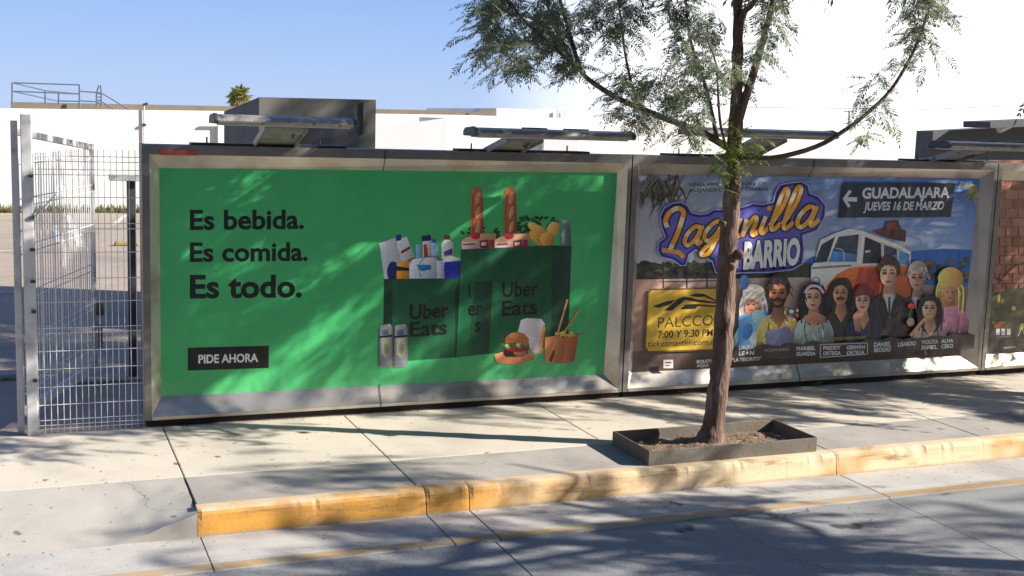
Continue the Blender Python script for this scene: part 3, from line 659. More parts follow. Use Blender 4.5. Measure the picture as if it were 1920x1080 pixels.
    # -- noodle box
    for k in range(24): a.ell(690 + lf.uniform(1400, 1550) / 4, 490 + lf.uniform(525, 565) / 4, 5, 1.6, (205, lf.randint(165, 190), 85), lf.uniform(-.7, .7), 7)
    a.poly(Q([(1325, 570), (1420, 555), (1480, 575), (1460, 765), (1325, 755)]), (196, 124, 82)); a.poly(Q([(1480, 575), (1580, 545), (1545, 750), (1460, 765)]), (168, 98, 64))
    a.poly(Q([(1580, 545), (1640, 540), (1575, 560)]), (180, 112, 72)); a.poly(Q([(1350, 740), (1390, 660), (1400, 680), (1375, 755)]), (110, 62, 42))
    a.stroke(Q([(1418, 545), (1495, 285)]), 3.6, (205, 146, 92), False); a.stroke(Q([(1478, 520), (1580, 365)]), 3.4, (200, 140, 84), False)
    a.stroke(Q([(1345, 740), (1415, 580)]), 2.4, (212, 160, 112), False)
    return a.build(parent)

def cursive(a, pts, cx, by, sc, w, jit=0):
    """pts in letter space (x right, y up from the baseline), drawn with a slant"""
    q = [(cx + (x + 0.32 * y) * sc, by - y * sc - 0.12 * x * sc) for x, y in pts]
    stripe = lambda i: (226, 146, 40) if (i // 3) % 3 else (214, 190, 150)
    a.stroke(q, w * 1.75, (24, 18, 70)); a.stroke(q, w * 1.2, (120, 62, 20)); a.stroke(q, w, stripe)
def person_print(a, x, y, s, skin, hair, cloth, style=0, extra=None):
    """bust printed on the show poster: shoulders, hair, shaded face"""
    mul = lambda c, k: tuple(v * k for v in c)
    s *= 1.16; c_ = cloth; yb = min(y + 96 * s, 654 - (x - 1400) * 0.03)
    a.poly([(x - 33 * s, yb), (x - 31 * s, y + 52 * s), (x - 24 * s, y + 38 * s), (x - 8 * s, y + 29 * s), (x + 9 * s, y + 29 * s), (x + 25 * s, y + 38 * s), (x + 32 * s, y + 54 * s), (x + 33 * s, yb)],
           [(64, 52, 47), mul(c_, 1.15), mul(c_, 1.2), mul(c_, 1.05), mul(c_, .9), mul(c_, .9), mul(c_, .75), (62, 50, 46)])
    for sg in (-1, 1): a.stroke([(x + sg * 9 * s, y + 32 * s), (x + sg * 15 * s, y + 52 * s), (x + sg * 7 * s, y + 84 * s)], 2.2 * s, mul(c_, .55))
    rr_ = random.Random(int(x * 7 + y))
    for k in range(12):
        fx, fy = x + rr_.uniform(-26, 26) * s, y + rr_.uniform(42, 78) * s
        if fy < yb - 12 * s: a.stroke([(fx, fy), (fx + rr_.uniform(-5, 5) * s, fy + 7 * s), (fx + rr_.uniform(-7, 7) * s, fy + 14 * s)], rr_.uniform(1.2, 3.4) * s, mul(c_, rr_.choice((.62, .78, 1.18, 1.3))), True, lambda u: 1 - abs(2 * u - 1) * .8)
    s *= 1.17; y -= 3 * s
    if style in (2, 3, 5):
        a.ell(x, y + 12 * s, 18.5 * s, 31 * s, mul(hair, .8), 0, 18, .25)
        for k in range(7): a.stroke([(x + (k - 3) * 4 * s, y - 14 * s), (x + (k - 3) * 6.2 * s, y + 8 * s), (x + (k - 3) * 5.6 * s, y + 38 * s)], 2.0 * s, mul(hair, (1.35, .7, 1.1)[k % 3]))
    else: a.ell(x, y - 4 * s, 14.5 * s, 17 * s, hair, 0, 18, .25)
    a.poly([(x - 6.5 * s, y + 16 * s), (x + 6 * s, y + 16 * s), (x + 9 * s, y + 33 * s), (x, y + 48 * s), (x - 9 * s, y + 33 * s)], [mul(skin, .8), mul(skin, .55), mul(skin, .75), mul(skin, .95), mul(skin, 1)])
    a.ell(x - 1 * s, y + 5 * s, 11 * s, 15.5 * s, skin, 0, 20, .26)
    dk = mul(skin, .3)
    for ex in (-6, 3.5):
        a.ell(x + ex * s, y + 2.6 * s, 3.4 * s, 2.4 * s, mul(skin, .6), 0, 10); a.ell(x + ex * s, y + 2.9 * s, 2.1 * s, 1.2 * s, dk, 0, 8)
        a.stroke([(x + (ex - 3) * s, y - 0.2 * s), (x + (ex + 0.3) * s, y - 1.6 * s), (x + (ex + 3) * s, y - .5 * s)], 1.4 * s, mul(hair, .6) if sum(hair) < 300 else dk)
    a.poly([(x - 1.8 * s, y + 2 * s), (x + .2 * s, y + 2 * s), (x + 1.4 * s, y + 9.4 * s), (x - 3 * s, y + 9.4 * s)], [mul(skin, .85), mul(skin, .7), mul(skin, .6), mul(skin, 1.02)])
    a.ell(x - 1.2 * s, y + 13.6 * s, 4 * s, 1.5 * s, (128, 52, 52), 0, 9)
    a.poly([(x - 13 * s, y + 4 * s), (x - 13.4 * s, y - 8 * s), (x - 7 * s, y - 17 * s), (x + 4 * s, y - 18 * s), (x + 12.5 * s, y - 9 * s), (x + 11.8 * s, y + 4 * s), (x + 8.6 * s, y - 5 * s), (x + 1 * s, y - 8.6 * s), (x - 7 * s, y - 7 * s), (x - 10.6 * s, y - 3 * s)],
           [mul(hair, 1.1), mul(hair, 1.3), mul(hair, 1.2), mul(hair, .9), mul(hair, .7), mul(hair, .7), mul(hair, .8), mul(hair, 1), mul(hair, 1), mul(hair, 1)])
    for k in range(26 if style in (1, 2, 3, 5) else 14):
        t = rr_.uniform(math.pi * .95, math.pi * 2.05); R_ = rr_.uniform(11.5, 15.5); px_, py_ = x + R_ * math.cos(t) * s, y + (R_ + 1) * math.sin(t) * s
        if style in (2, 3, 5) and k % 2: px_, py_ = x + rr_.choice((-1, 1)) * rr_.uniform(12, 17) * s, y + rr_.uniform(-6, 26) * s
        a.stroke([(px_, py_), (px_ + rr_.uniform(-3, 3) * s, py_ + 3.5 * s), (px_ + rr_.uniform(-4, 4) * s, py_ + 7 * s)], rr_.uniform(1, 2.4) * s, mul(hair, rr_.choice((.6, .85, 1.3, 1.7))), True, lambda u: 1 - .7 * u)
    if style in (1, 3): a.stroke([(x - 7 * s, y + 12.6 * s), (x - 1 * s, y + 10.2 * s), (x + 5 * s, y + 12.6 * s)], 3.2 * s, (25, 18, 18))
    if style == 1: a.stroke([(x - 9.5 * s, y + 9 * s), (x - 6 * s, y + 18.5 * s), (x + 3 * s, y + 18.5 * s), (x + 8 * s, y + 9 * s)], 3.4 * s, (40, 28, 24))
    if style in (6, 7):
        a.poly([(x - 7 * s, y + 30 * s), (x + 7 * s, y + 30 * s), (x, y + 62 * s)], [(196, 196, 202), (150, 150, 158), (170, 170, 176)]); a.stroke([(x, y + 34 * s), (x, y + 60 * s)], 3 * s, (52, 52, 66), False)

def art_show(parent):
    a = Art(); T = lambda pts: [(1480 + x / 4.355, 300 + y / 4.355) for x, y in pts]; Bq = lambda x, y: (1480 + x / 4.355, 300 + y / 4.355)
    pr = random.Random(11); a.g = 0.35; a.gain = 1.45
    a.poly([(1180, 300), (1840, 310), (1840, 520), (1180, 510)], [(120, 126, 146), (28, 84, 172), (130, 156, 190), (172, 170, 172)])
    def skyc(x, y):               # printed sky under a point of the poster
        u = (x - 1180) / 660; v = min(1, max(0, (y - 305) / 210))
        t0 = [120 - 92 * u, 126 - 42 * u, 146 + 26 * u]; b0 = [172 - 42 * u, 170 - 14 * u, 172 + 18 * u]
        return tuple(p * (1 - v) + q * v for p, q in zip(t0, b0))
    for i in range(120):
        left = i < 62
        x, y = (pr.gauss(1240, 42), pr.uniform(335, 480)) if left else (pr.uniform(1390, 1825), pr.choice([pr.gauss(455, 18), pr.gauss(430, 25), pr.gauss(370, 22)]))
        g_ = pr.uniform(0.35, 0.95); c0 = skyc(x, y); c1 = pr.choice([(196, 190, 186), (168, 160, 160), (206, 204, 206)]) if left else pr.choice([(190, 198, 208), (150, 160, 178), (200, 206, 214)])
        x = max(1262, x) if left else min(1778, x)
        a.soft(x, y, pr.uniform(14, 46), pr.uniform(4, 12), tuple(p * (1 - g_) + q * g_ for p, q in zip(c0, c1)), skyc(x, y), -0.2 if left else pr.uniform(-.3, .1))
    a.poly([(1500, 500), (1520, 482), (1560, 475), (1640, 480), (1720, 470), (1770, 466), (1840, 470), (1840, 540), (1500, 540)], (24, 88, 165))
    a.poly([(1180, 560), (1180, 500), (1210, 490), (1260, 498), (1330, 492), (1420, 500), (1520, 492), (1520, 570)], (44, 46, 40))
    for i in range(46): a.ell(pr.uniform(1190, 1380), pr.uniform(492, 522), pr.uniform(4, 10), pr.uniform(3, 7), pr.choice([(30, 34, 30), (58, 62, 48), (74, 74, 58)]), 0, 8)
    for i in range(40): a.ell(pr.uniform(1722, 1812), pr.uniform(486, 530), pr.uniform(4, 9), pr.uniform(4, 8), pr.choice([(44, 48, 34), (66, 66, 44), (90, 86, 60)]), 0, 8)
    a.poly([(1180, 524), (1500, 520), (1840, 540), (1840, 720), (1180, 720)], [(176, 140, 124), (170, 150, 138), (120, 96, 86), (66, 54, 50), (70, 58, 54)])
    for xx in (1243, 1287, 1325): a.stroke([(xx, 490), (xx, 540)], 3, (40, 40, 44), False)
    a.stroke([(1236, 528), (1350, 526)], 2, (60, 58, 58), False)
    a.poly([(1180, 660), (1350, 640), (1840, 610), (1840, 720), (1180, 720)], [(86, 72, 66), (84, 66, 58), (70, 54, 46), (62, 48, 44), (72, 60, 56)])
    for k in range(90):
        x, y = pr.gauss(1246, 20), pr.gauss(346, 12); t = pr.uniform(0.7, 2.6); l = pr.uniform(14, 40)
        a.stroke([(x, y), (x + l * .5 * math.cos(t), y + l * .45), (x + l * .8 * math.cos(t), y + l)], pr.uniform(2, 5), pr.choice([(44, 42, 32), (62, 58, 42), (84, 80, 62), (108, 102, 84)]), True, lambda u: 1 - .85 * u)
    # bus
    a.g = 0.5; a.sh = 0.35
    a.poly(T([(170, 870), (200, 830), (245, 650), (380, 590), (480, 560), (570, 570), (900, 690), (985, 745), (985, 1150), (240, 1150), (168, 1040)]), (196, 188, 184))
    a.poly(T([(172, 872), (500, 852), (500, 868), (176, 890)]), (120, 112, 112)); a.ell(*Bq(212, 985), 7, 8, (90, 86, 84)); a.ell(*Bq(211, 984), 5.2, 6.2, (222, 222, 214)); a.poly(T([(160, 1075), (300, 1062), (300, 1090), (165, 1105)]), (120, 122, 130))
    a.poly(T([(280, 1150), (300, 1030), (380, 930), (480, 880), (620, 862), (985, 860), (990, 1180)]), (206, 92, 36)); a.poly(T([(560, 880), (740, 880), (720, 1150), (500, 1150)]), (150, 52, 34))
    W_ = (48, 52, 66)
    a.poly(T([(195, 840), (255, 690), (365, 625), (300, 830)]), W_); a.poly(T([(310, 830), (395, 625), (560, 605), (540, 830)]), (54, 60, 80)); a.poly(T([(315, 828), (345, 740), (540, 770), (535, 828)]), (60, 120, 180))
    a.poly(T([(590, 845), (610, 625), (740, 680), (745, 840)]), (30, 32, 42)); a.poly(T([(765, 845), (765, 690), (870, 725), (870, 850)]), (44, 52, 70)); a.poly(T([(770, 845), (772, 790), (865, 770), (868, 850)]), (60, 150, 225)); a.poly(T([(890, 850), (890, 735), (970, 770), (970, 860)]), (54, 110, 160))
    a.stroke(T([(370, 720), (430, 740), (440, 830)]), 2, (170, 170, 175)); a.poly(T([(610, 740), (655, 735), (650, 752), (612, 756)]), (200, 205, 210))
    a.stroke(T([(560, 590), (600, 620), (560, 850)]), 5, (205, 200, 198), False); a.stroke(T([(585, 600), (900, 712), (980, 760)]), 4, (205, 198, 194), False)
    for q in ([(700, 600), (720, 570), (770, 560), (780, 500), (880, 490), (905, 560), (945, 575), (940, 670), (900, 660), (800, 640)],): a.poly(T(q), (78, 40, 36))
    a.poly(T([(670, 580), (740, 570), (780, 610), (700, 600)]), (110, 46, 38)); a.poly(T([(790, 520), (860, 505), (880, 560), (800, 570)]), (120, 56, 44)); a.poly(T([(810, 600), (890, 590), (930, 650), (830, 640)]), (54, 30, 30))
    a.ell(*Bq(430, 1060), 17, 24, (26, 22, 24), 0.2)
    # road sign print
    a.g = 0.1; a.sh = 0
    a.poly(T([(430, 185), (1345, 190), (1310, 465), (390, 470)]), (30, 40, 58))
    a.text("GUADALAJARA", *Bq(585, 312), *Bq(1298, 303), 19.5, (190, 192, 198), 0.035); a.text("JUEVES 16 DE MARZO", *Bq(597, 410), *Bq(1252, 403), 15.5, (180, 182, 190), 0.03, 0.15)
    a.stroke(T([(545, 322), (450, 318)]), 8, (190, 192, 196), False); a.stroke(T([(490, 250), (440, 318), (482, 382)]), 6, (190, 192, 196), False)
    # title
    V = lambda pts: [(1160 + x / 4.8, 280 + y / 4.8) for x, y in pts]
    blob = [(360, 600), (400, 520), (470, 480), (550, 468), (615, 500), (650, 565), (720, 580), (790, 570), (850, 535), (930, 535), (1010, 540), (1100, 515), (1200, 480), (1290, 490), (1380, 470), (1400, 380), (1440, 315), (1530, 295), (1640, 285), (1700, 320), (1715, 390), (1790, 420), (1860, 500), (1850, 610), (1780, 735), (1650, 775), (1665, 900), (1650, 1030), (1560, 1085), (1350, 1110), (1090, 1115), (960, 1130), (860, 1110), (830, 1010), (720, 930), (690, 905), (630, 950), (600, 1045), (550, 1050), (480, 1000), (370, 970), (338, 910), (350, 830), (410, 790), (370, 690)]
    a.poly(V(blob), (150, 146, 200))
    cxm = sum(p[0] for p in blob) / len(blob); cym = sum(p[1] for p in blob) / len(blob)
    def inset(b_, d):
        out = []; n = len(b_)
        for i in range(n):
            p, q, r = Vector(b_[i - 1]), Vector(b_[i]), Vector(b_[(i + 1) % n]); t = (r - p).normalized(); out.append((q.x - t.y * d, q.y + t.x * d))
        return out
    a.poly(V(inset(blob, 10)), (28, 26, 108)); a.poly(V(inset(blob, 34)), (84, 82, 160))
    a.stroke(V([(430, 700), (415, 640), (450, 570), (520, 530), (575, 560), (560, 640), (520, 760), (480, 850), (450, 910)]), 15, (24, 18, 70)); 
    st = lambda i: (222, 140, 36) if (i // 4) % 3 else (210, 186, 146)
    a.stroke(V([(430, 700), (415, 640), (450, 570), (520, 530), (575, 560), (560, 640), (520, 760), (480, 850), (450, 910)]), 9, st)
    a.stroke(V([(385, 905), (470, 915), (540, 930), (575, 975)]), 8, (222, 140, 36))
    loop = [(0.75, 0.86), (0.42, 1.0), (0.1, 0.65), (0.08, 0.2), (0.35, 0.0), (0.66, 0.35), (0.8, 0.95), (0.74, 0.3), (0.85, 0.0), (1.12, 0.28)]
    gl = [(0.75, 0.86), (0.42, 1.0), (0.1, 0.65), (0.08, 0.25), (0.35, 0.06), (0.66, 0.4), (0.8, 0.95), (0.72, 0.2), (0.56, -0.55), (0.2, -0.62), (0.3, -0.25), (1.1, 0.35)]
    nn = [(0.05, 0.9), (0.12, 0.0), (0.14, 0.3), (0.45, 0.95), (0.62, 0.8), (0.58, 0.15), (0.75, 0.0), (1.0, 0.3)]
    uu = [(0.08, 0.95), (0.05, 0.3), (0.25, 0.0), (0.55, 0.4), (0.66, 0.95), (0.62, 0.2), (0.8, 0.0), (1.05, 0.3)]
    ii = [(0.1, 0.95), (0.06, 0.25), (0.22, 0.0), (0.5, 0.3)]
    ll = [(0.0, 0.25), (0.35, 1.1), (0.42, 1.9), (0.2, 2.05), (0.1, 1.4), (0.08, 0.3), (0.25, 0.0), (0.55, 0.3)]
    cursive(a, loop, 1277, 461, 35, 7.5); cursive(a, gl, 1313, 455, 38, 7.5); cursive(a, uu, 1352, 447, 36, 7); cursive(a, nn, 1386, 443, 35, 7.5); cursive(a, ii, 1420, 438, 34, 7.5)
    cursive(a, ll, 1438, 432, 37, 7.5); cursive(a, ll, 1461, 430, 38, 7.5); cursive(a, loop, 1487, 427, 38, 8)
    a.ell(1440, 390, 4.5, 4.5, (222, 150, 50))
    a.text("BARRIO", 1390, 504, 1498, 495, 49, (24, 20, 74), 0.075); a.text("BARRIO", 1391, 502, 1496, 493, 47, (206, 204, 202), 0.05)
    a.text("mi", 1352, 503, 1382, 501, 30, (206, 204, 202), 0.03)
    # gold venue sign print
    a.poly([(1216, 541), (1358, 538), (1364, 546), (1362, 650), (1354, 656), (1212, 660), (1206, 652), (1211, 548)], (96, 76, 24))
    a.poly([(1219, 544), (1356, 541), (1361, 548), (1359, 648), (1352, 653), (1214, 657), (1209, 650), (1214, 550)], [(192, 158, 58), (176, 142, 48), (176, 142, 48), (196, 162, 62), (196, 162, 62), (186, 150, 52), (184, 148, 50), (192, 158, 58)])
    H = lambda pts: [(1160 + x / 4.8, 490 + y / 4.8) for x, y in pts]
    BK = (22, 20, 18)
    a.poly(H([(295, 400), (420, 355), (500, 345), (455, 385), (345, 418)]), BK); a.poly(H([(395, 440), (530, 330), (580, 312), (700, 340), (880, 365), (880, 380), (690, 362), (590, 345), (470, 440)]), BK)
    a.poly(H([(540, 430), (590, 385), (680, 380), (870, 395), (870, 408), (700, 400), (680, 425)]), BK); a.poly(H([(630, 305), (680, 285), (760, 290), (870, 350), (860, 358), (760, 315), (690, 318)]), BK)
    a.text("PALCCO", 1231, 614, 1334, 609, 20, (52, 44, 24), -0.004); a.text("7:00 Y 9:30 PM", 1231, 633, 1334, 629, 13, (44, 36, 22), 0.02); a.text("ticketmaster.com.mx", 1212, 649, 1350, 645, 11, (60, 48, 24), 0.01, 0.12)
    # cast
    a.g = 0.5; a.sh = 0.3
    F1, F2, F3 = (178, 122, 94), (152, 98, 72), (196, 146, 120)
    person_print(a, 1718, 520, 0.98, (168, 132, 112), (150, 140, 134), (34, 36, 46), 7)
    person_print(a, 1664, 512, 1.05, F3, (58, 40, 34), (26, 26, 32), 6)
    person_print(a, 1777, 540, 1.0, F1, (214, 164, 84), (196, 120, 150), 2)
    a.ell(1778, 522, 24, 22, (206, 156, 84), 0, 18, .25); a.ell(1776, 550, 11, 15, F1, 0, 18, .25); a.ell(1772, 547, 2.4, 1.4, (60, 40, 40)); a.ell(1781, 547, 2.4, 1.4, (60, 40, 40)); a.ell(1776, 558, 4, 1.5, (150, 50, 60)); a.poly([(1765, 575), (1792, 572), (1794, 600), (1766, 605)], (196, 120, 150))
    person_print(a, 1573, 548, 0.92, F1, (22, 18, 22), (30, 28, 36), 3)
    person_print(a, 1614, 562, 0.9, F3, (92, 28, 34), (30, 42, 80), 0)
    a.poly([(1598, 556), (1602, 540), (1620, 534), (1636, 546), (1634, 556), (1615, 552)], (104, 26, 34)); a.poly([(1594, 590), (1606, 578), (1610, 620), (1598, 620)], (170, 120, 96))
    person_print(a, 1408, 568, 1.0, F1, (206, 192, 172), (120, 176, 220), 2)
    a.ell(1408, 548, 21, 17, (206, 194, 176), 0, 18, .2); a.ell(1403, 574, 12, 15, F1, 0, 18, .25); a.ell(1398, 570, 2.5, 1.5, (60, 40, 40)); a.ell(1408, 570, 2.5, 1.5, (60, 40, 40)); a.ell(1403, 580, 4, 1.6, (170, 60, 70))
    a.poly([(1380, 592), (1400, 586), (1418, 600), (1430, 640), (1412, 654), (1380, 654)], [(74, 140, 210), (110, 170, 225), (150, 196, 230), (140, 186, 225), (170, 190, 210), (90, 150, 210)]); a.ell(1422, 594, 18, 14, (150, 200, 226), 0.4)
    a.ell(1414, 634, 14, 14, (176, 186, 196), 0.5); a.ell(1396, 620, 10, 16, (60, 130, 205), 0.3)
    a.ell(1391, 528, 8, 14, (70, 120, 180)) 
    person_print(a, 1455, 548, 1.12, F2, (32, 24, 24), (214, 168, 96), 1)
    for i in range(26):
        x, y = pr.uniform(1432, 1500), pr.uniform(578, 632)
        if abs(x - 1455) < 7 and y < 604: continue
        a.ell(x, y, pr.uniform(2, 5), pr.uniform(2, 4), pr.choice([(226, 196, 120), (208, 110, 60), (232, 222, 200), (90, 100, 170), (220, 160, 60)]), pr.uniform(0, 3), 8)
    a.poly([(1432, 618), (1470, 612), (1500, 640), (1500, 652), (1430, 655)], (110, 112, 140))
    person_print(a, 1520, 556, 1.0, F3, (26, 20, 30), (150, 168, 160), 5)
    a.stroke([(1503, 548), (1512, 536), (1528, 536), (1538, 548)], 5, (196, 170, 176)); a.poly([(1500, 592), (1520, 582), (1542, 592), (1540, 604), (1505, 604)], F1)
    person_print(a, 1737, 576, 0.9, F3, (24, 20, 26), (160, 140, 130), 5)
    a.stroke([(1700, 628), (1716, 608), (1730, 594), (1740, 590)], 6, F3); a.ell(1700, 602, 7, 8, F3); a.ell(1702, 572, 7, 5, (200, 50, 40)); a.stroke([(1702, 575), (1696, 600)], 2, (60, 100, 70), False)
    for i in range(54): a.soft(1388 + i * 8, 662 - i * 0.46 + pr.uniform(-2, 2), 22, 9 + 6 * pr.random(), (66, 54, 49), (70, 57, 52), pr.uniform(-.3, .3), 12)
    # credits
    a.g = 0; a.sh = 0
    Wh = (212, 212, 212)
    def names(rows, x0, x1, y, cap, st_=10):
        for i, r in enumerate(rows): a.text(r, x0, y + i * st_, x1, y + i * st_ - 1.2, cap, Wh, 0.03)
    names(["LAURA", "LEÓN"], 1379, 1407, 653, 7.5, 11); a.text('"LA TESORITO"', 1366, 676, 1420, 673, 6.5, Wh, 0.02)
    a.text("ALEJANDRO", 1426, 657, 1473, 655, 5, (150, 146, 142), 0.02)
    names(["MARIBEL", "GUARDIA"], 1486, 1522, 655, 7); names(["FREDDY", "ORTEGA"], 1536, 1569, 654, 7); names(["GERMÁN", "ORTEGA"], 1580, 1614, 653, 7); names(["DANIEL", "BISOGNO"], 1631, 1663, 648, 8)
    a.text("LISARDO", 1676, 648, 1709, 645, 7.5, Wh, 0.03); names(["VIOLETA", "ISFEL"], 1720, 1751, 643, 7); names(["ALMA", "CERO"], 1757, 1779, 641, 7)
    for pts in ([(1531, 644), (1619, 641)], [(1531, 668), (1619, 662)], [(1531, 644), (1531, 668)], [(1619, 641), (1619, 662)]): a.stroke(pts, 1.6, (186, 182, 176), False)
    a.text("LOS MASCABROTHERS", 1542, 636, 1617, 633, 5.5, (150, 138, 40), 0.02)
    a.text("UNA PRODUCCIÓN DE", 1286, 348, 1430, 346, 5.5, (40, 44, 58), 0.01); a.text("ALEJANDRO GOU Y CHARRA", 1286, 359, 1434, 357, 6.5, (36, 40, 56), 0.02)
    a.rect(1238, 672, 1256, 688, (186, 184, 184)); a.rect(1241, 676, 1253, 679, (96, 84, 80)); a.rect(1241, 682, 1250, 684, (96, 84, 80))
    a.text("BOLETOS", 1300, 679, 1336, 677, 6, Wh, 0.02); a.text("AQUÍ", 1300, 686, 1322, 685, 5.5, Wh, 0.02)
    # palm leaves printed at the upper right
    for k in range(16):
        t = 1.2 + 2.2 * pr.random(); a.stroke([(1822, 348), (1822 + 30 * math.cos(t), 350 + 34 * math.sin(t))], 4, pr.choice([(120, 116, 60), (84, 84, 44), (150, 140, 84)]), False, lambda u: 1 - .8 * u)
    return a.build(parent)

def art_brick(parent):
    a = Art(); a.g = 0.8; pr = random.Random(4)
    a.poly([(1855, 300), (2500, 300), (2450, 660), (1835, 690)], (146, 100, 82))
    for r in range(13):
        for c in range(26):
            x = 1862 + c * 24 + (r % 2) * 12; y = 322 + r * 17.5 - (x - 1880) * 0.02
            a.rect(x, y, x + 22, y + 15.5, pr.choice([(150, 100, 80), (160, 110, 88), (140, 92, 74), (170, 124, 102), (154, 106, 86)]))
    a.poly([(1835, 560), (1900, 540), (2450, 520), (2450, 680), (1830, 690)], (84, 78, 60))
    for i in range(90): a.ell(pr.uniform(1840, 2300), pr.uniform(548, 616), pr.uniform(3, 9), pr.uniform(2, 5), pr.choice([(150, 146, 60), (112, 116, 44), (84, 92, 40), (178, 160, 70)]), pr.uniform(0, 3), 8)
    a.ell(1872, 608, 12, 4, (200, 116, 60), -0.4)
    a.poly([(1835, 622), (2450, 590), (2450, 680), (1830, 690)], (82, 74, 66))
    for x in (1866, 1876, 1886): a.rect(x, 616, x + 7, 628, (222, 222, 222))
    a.stroke([(1866, 632), (1893, 630)], 2, (150, 146, 142), False); a.stroke([(1880, 652), (1903, 650)], 3, (170, 166, 160), False); a.stroke([(1907, 630), (1914, 614), (1920, 628)], 2, (200, 196, 190), False)
    a.stroke([(1862, 508), (1868, 522), (1880, 526)], 2, (60, 46, 40)); a.stroke([(1880, 520), (1900, 500), (1920, 494)], 2, (96, 66, 52))
    return a.build(parent)

# ------------------------------------------------------------------ billboards
def lamp(parent, cx, length, y=-0.48, z=2.50, arm_x=None, clips=True):
    arm_x = arm_x if arm_x is not None else cx
    h = MB(); R = 0.058
    prof = [(0.14, -0.034), (0.14, 0.002), (0.10, 0.026), (-0.06, 0.036), (-0.13, 0.020), (-0.15, -0.012), (-0.13, -0.034)]   # (y, z)
    n = len(prof); xs_ = [cx - length / 2, cx + length / 2]
    h.add([(x, y + a_, z + b_) for x in xs_ for a_, b_ in prof], [tuple(range(n)), tuple(range(2 * n - 1, n - 1, -1))] + [(i, n + i, n + (i + 1) % n, (i + 1) % n) for i in range(n)])
    hs = h.build('lamp_housing', M_lamp, parent, bevel=0.012)
    for sx_, x in ((-1, xs_[0]), (1, xs_[1])):
        e = MB(); e.add([(x + sx_ * k, y + a_ * 1.06, z + (b_ + 0.003) * 1.12) for k in (-0.012, 0.022) for a_, b_ in prof], [tuple(range(n)), tuple(range(2 * n - 1, n - 1, -1))] + [(i, n + i, n + (i + 1) % n, (i + 1) % n) for i in range(n)])
        e.build('end_cap', M_dark, hs, bevel=0.008)
    g_ = MB(); g_.box(xs_[0] + 0.03, xs_[1] - 0.03, y - 0.1, y + 0.1, z - 0.046, z - 0.035); g_.build('lamp_glass', M_offw, hs)
    if clips:
        for px in (cx - length * 0.10, cx + length * 0.17):
            k = MB(); k.box(px - 0.09, px + 0.09, y - 0.05, y + 0.09, z + 0.024, z + 0.046); k.build('clip', M_dark, hs, bevel=0.006)
    ar = MB(); w = 0.16          # flat plate rising from the frame top out to the lamp
    for zo in (0.0,):
        vs = [(arm_x - w, 0.10, 2.235), (arm_x + w, 0.10, 2.235), (arm_x + w, y + 0.05, z - 0.06), (arm_x - w, y + 0.05, z - 0.06)]
        vs += [(a_, b_ + 0.012, c_ + 0.02) for a_, b_, c_ in vs]
        ar.add(vs, [(0, 1, 2, 3), (7, 6, 5, 4), (0, 4, 5, 1), (1, 5, 6, 2), (2, 6, 7, 3), (3, 7, 4, 0)])
    for s_ in (-1, 1): ar.bar((arm_x + s_ * w, 0.10, 2.235), (arm_x + s_ * w, y + 0.05, z - 0.05), 0.014, 0.05)
    ao = ar.build('lamp_arm', M_lamp, parent)
    cb = MB(); cb.tube([(arm_x + w * .6, 0.12, 2.25), (arm_x + w * .75, -0.05, 2.30), (arm_x + w * .55, -0.25, z - 0.12), (arm_x + w * .5, y + 0.08, z - 0.03)], 0.009, 6); cb.build('cable', M_dark, ao)
    for s_ in (-0.6, 0.6):
        bo = MB(); bo.tube([(arm_x + s_ * w, 0.05, 2.262), (arm_x + s_ * w, 0.05, 2.285)], 0.014, 6); bo.build('bolt', M_dark, ao)
    tr = MB(); tr.box(cx - 0.62, cx + 0.62, 0.05, 0.2, 2.232, 2.252)
    for px in (cx - 0.5, cx + 0.4): tr.tube([(px, 0.06, 2.25), (px, 0.06, 2.30)], 0.007, 6)
    tr.build('mounting_rail', M_dark, parent)

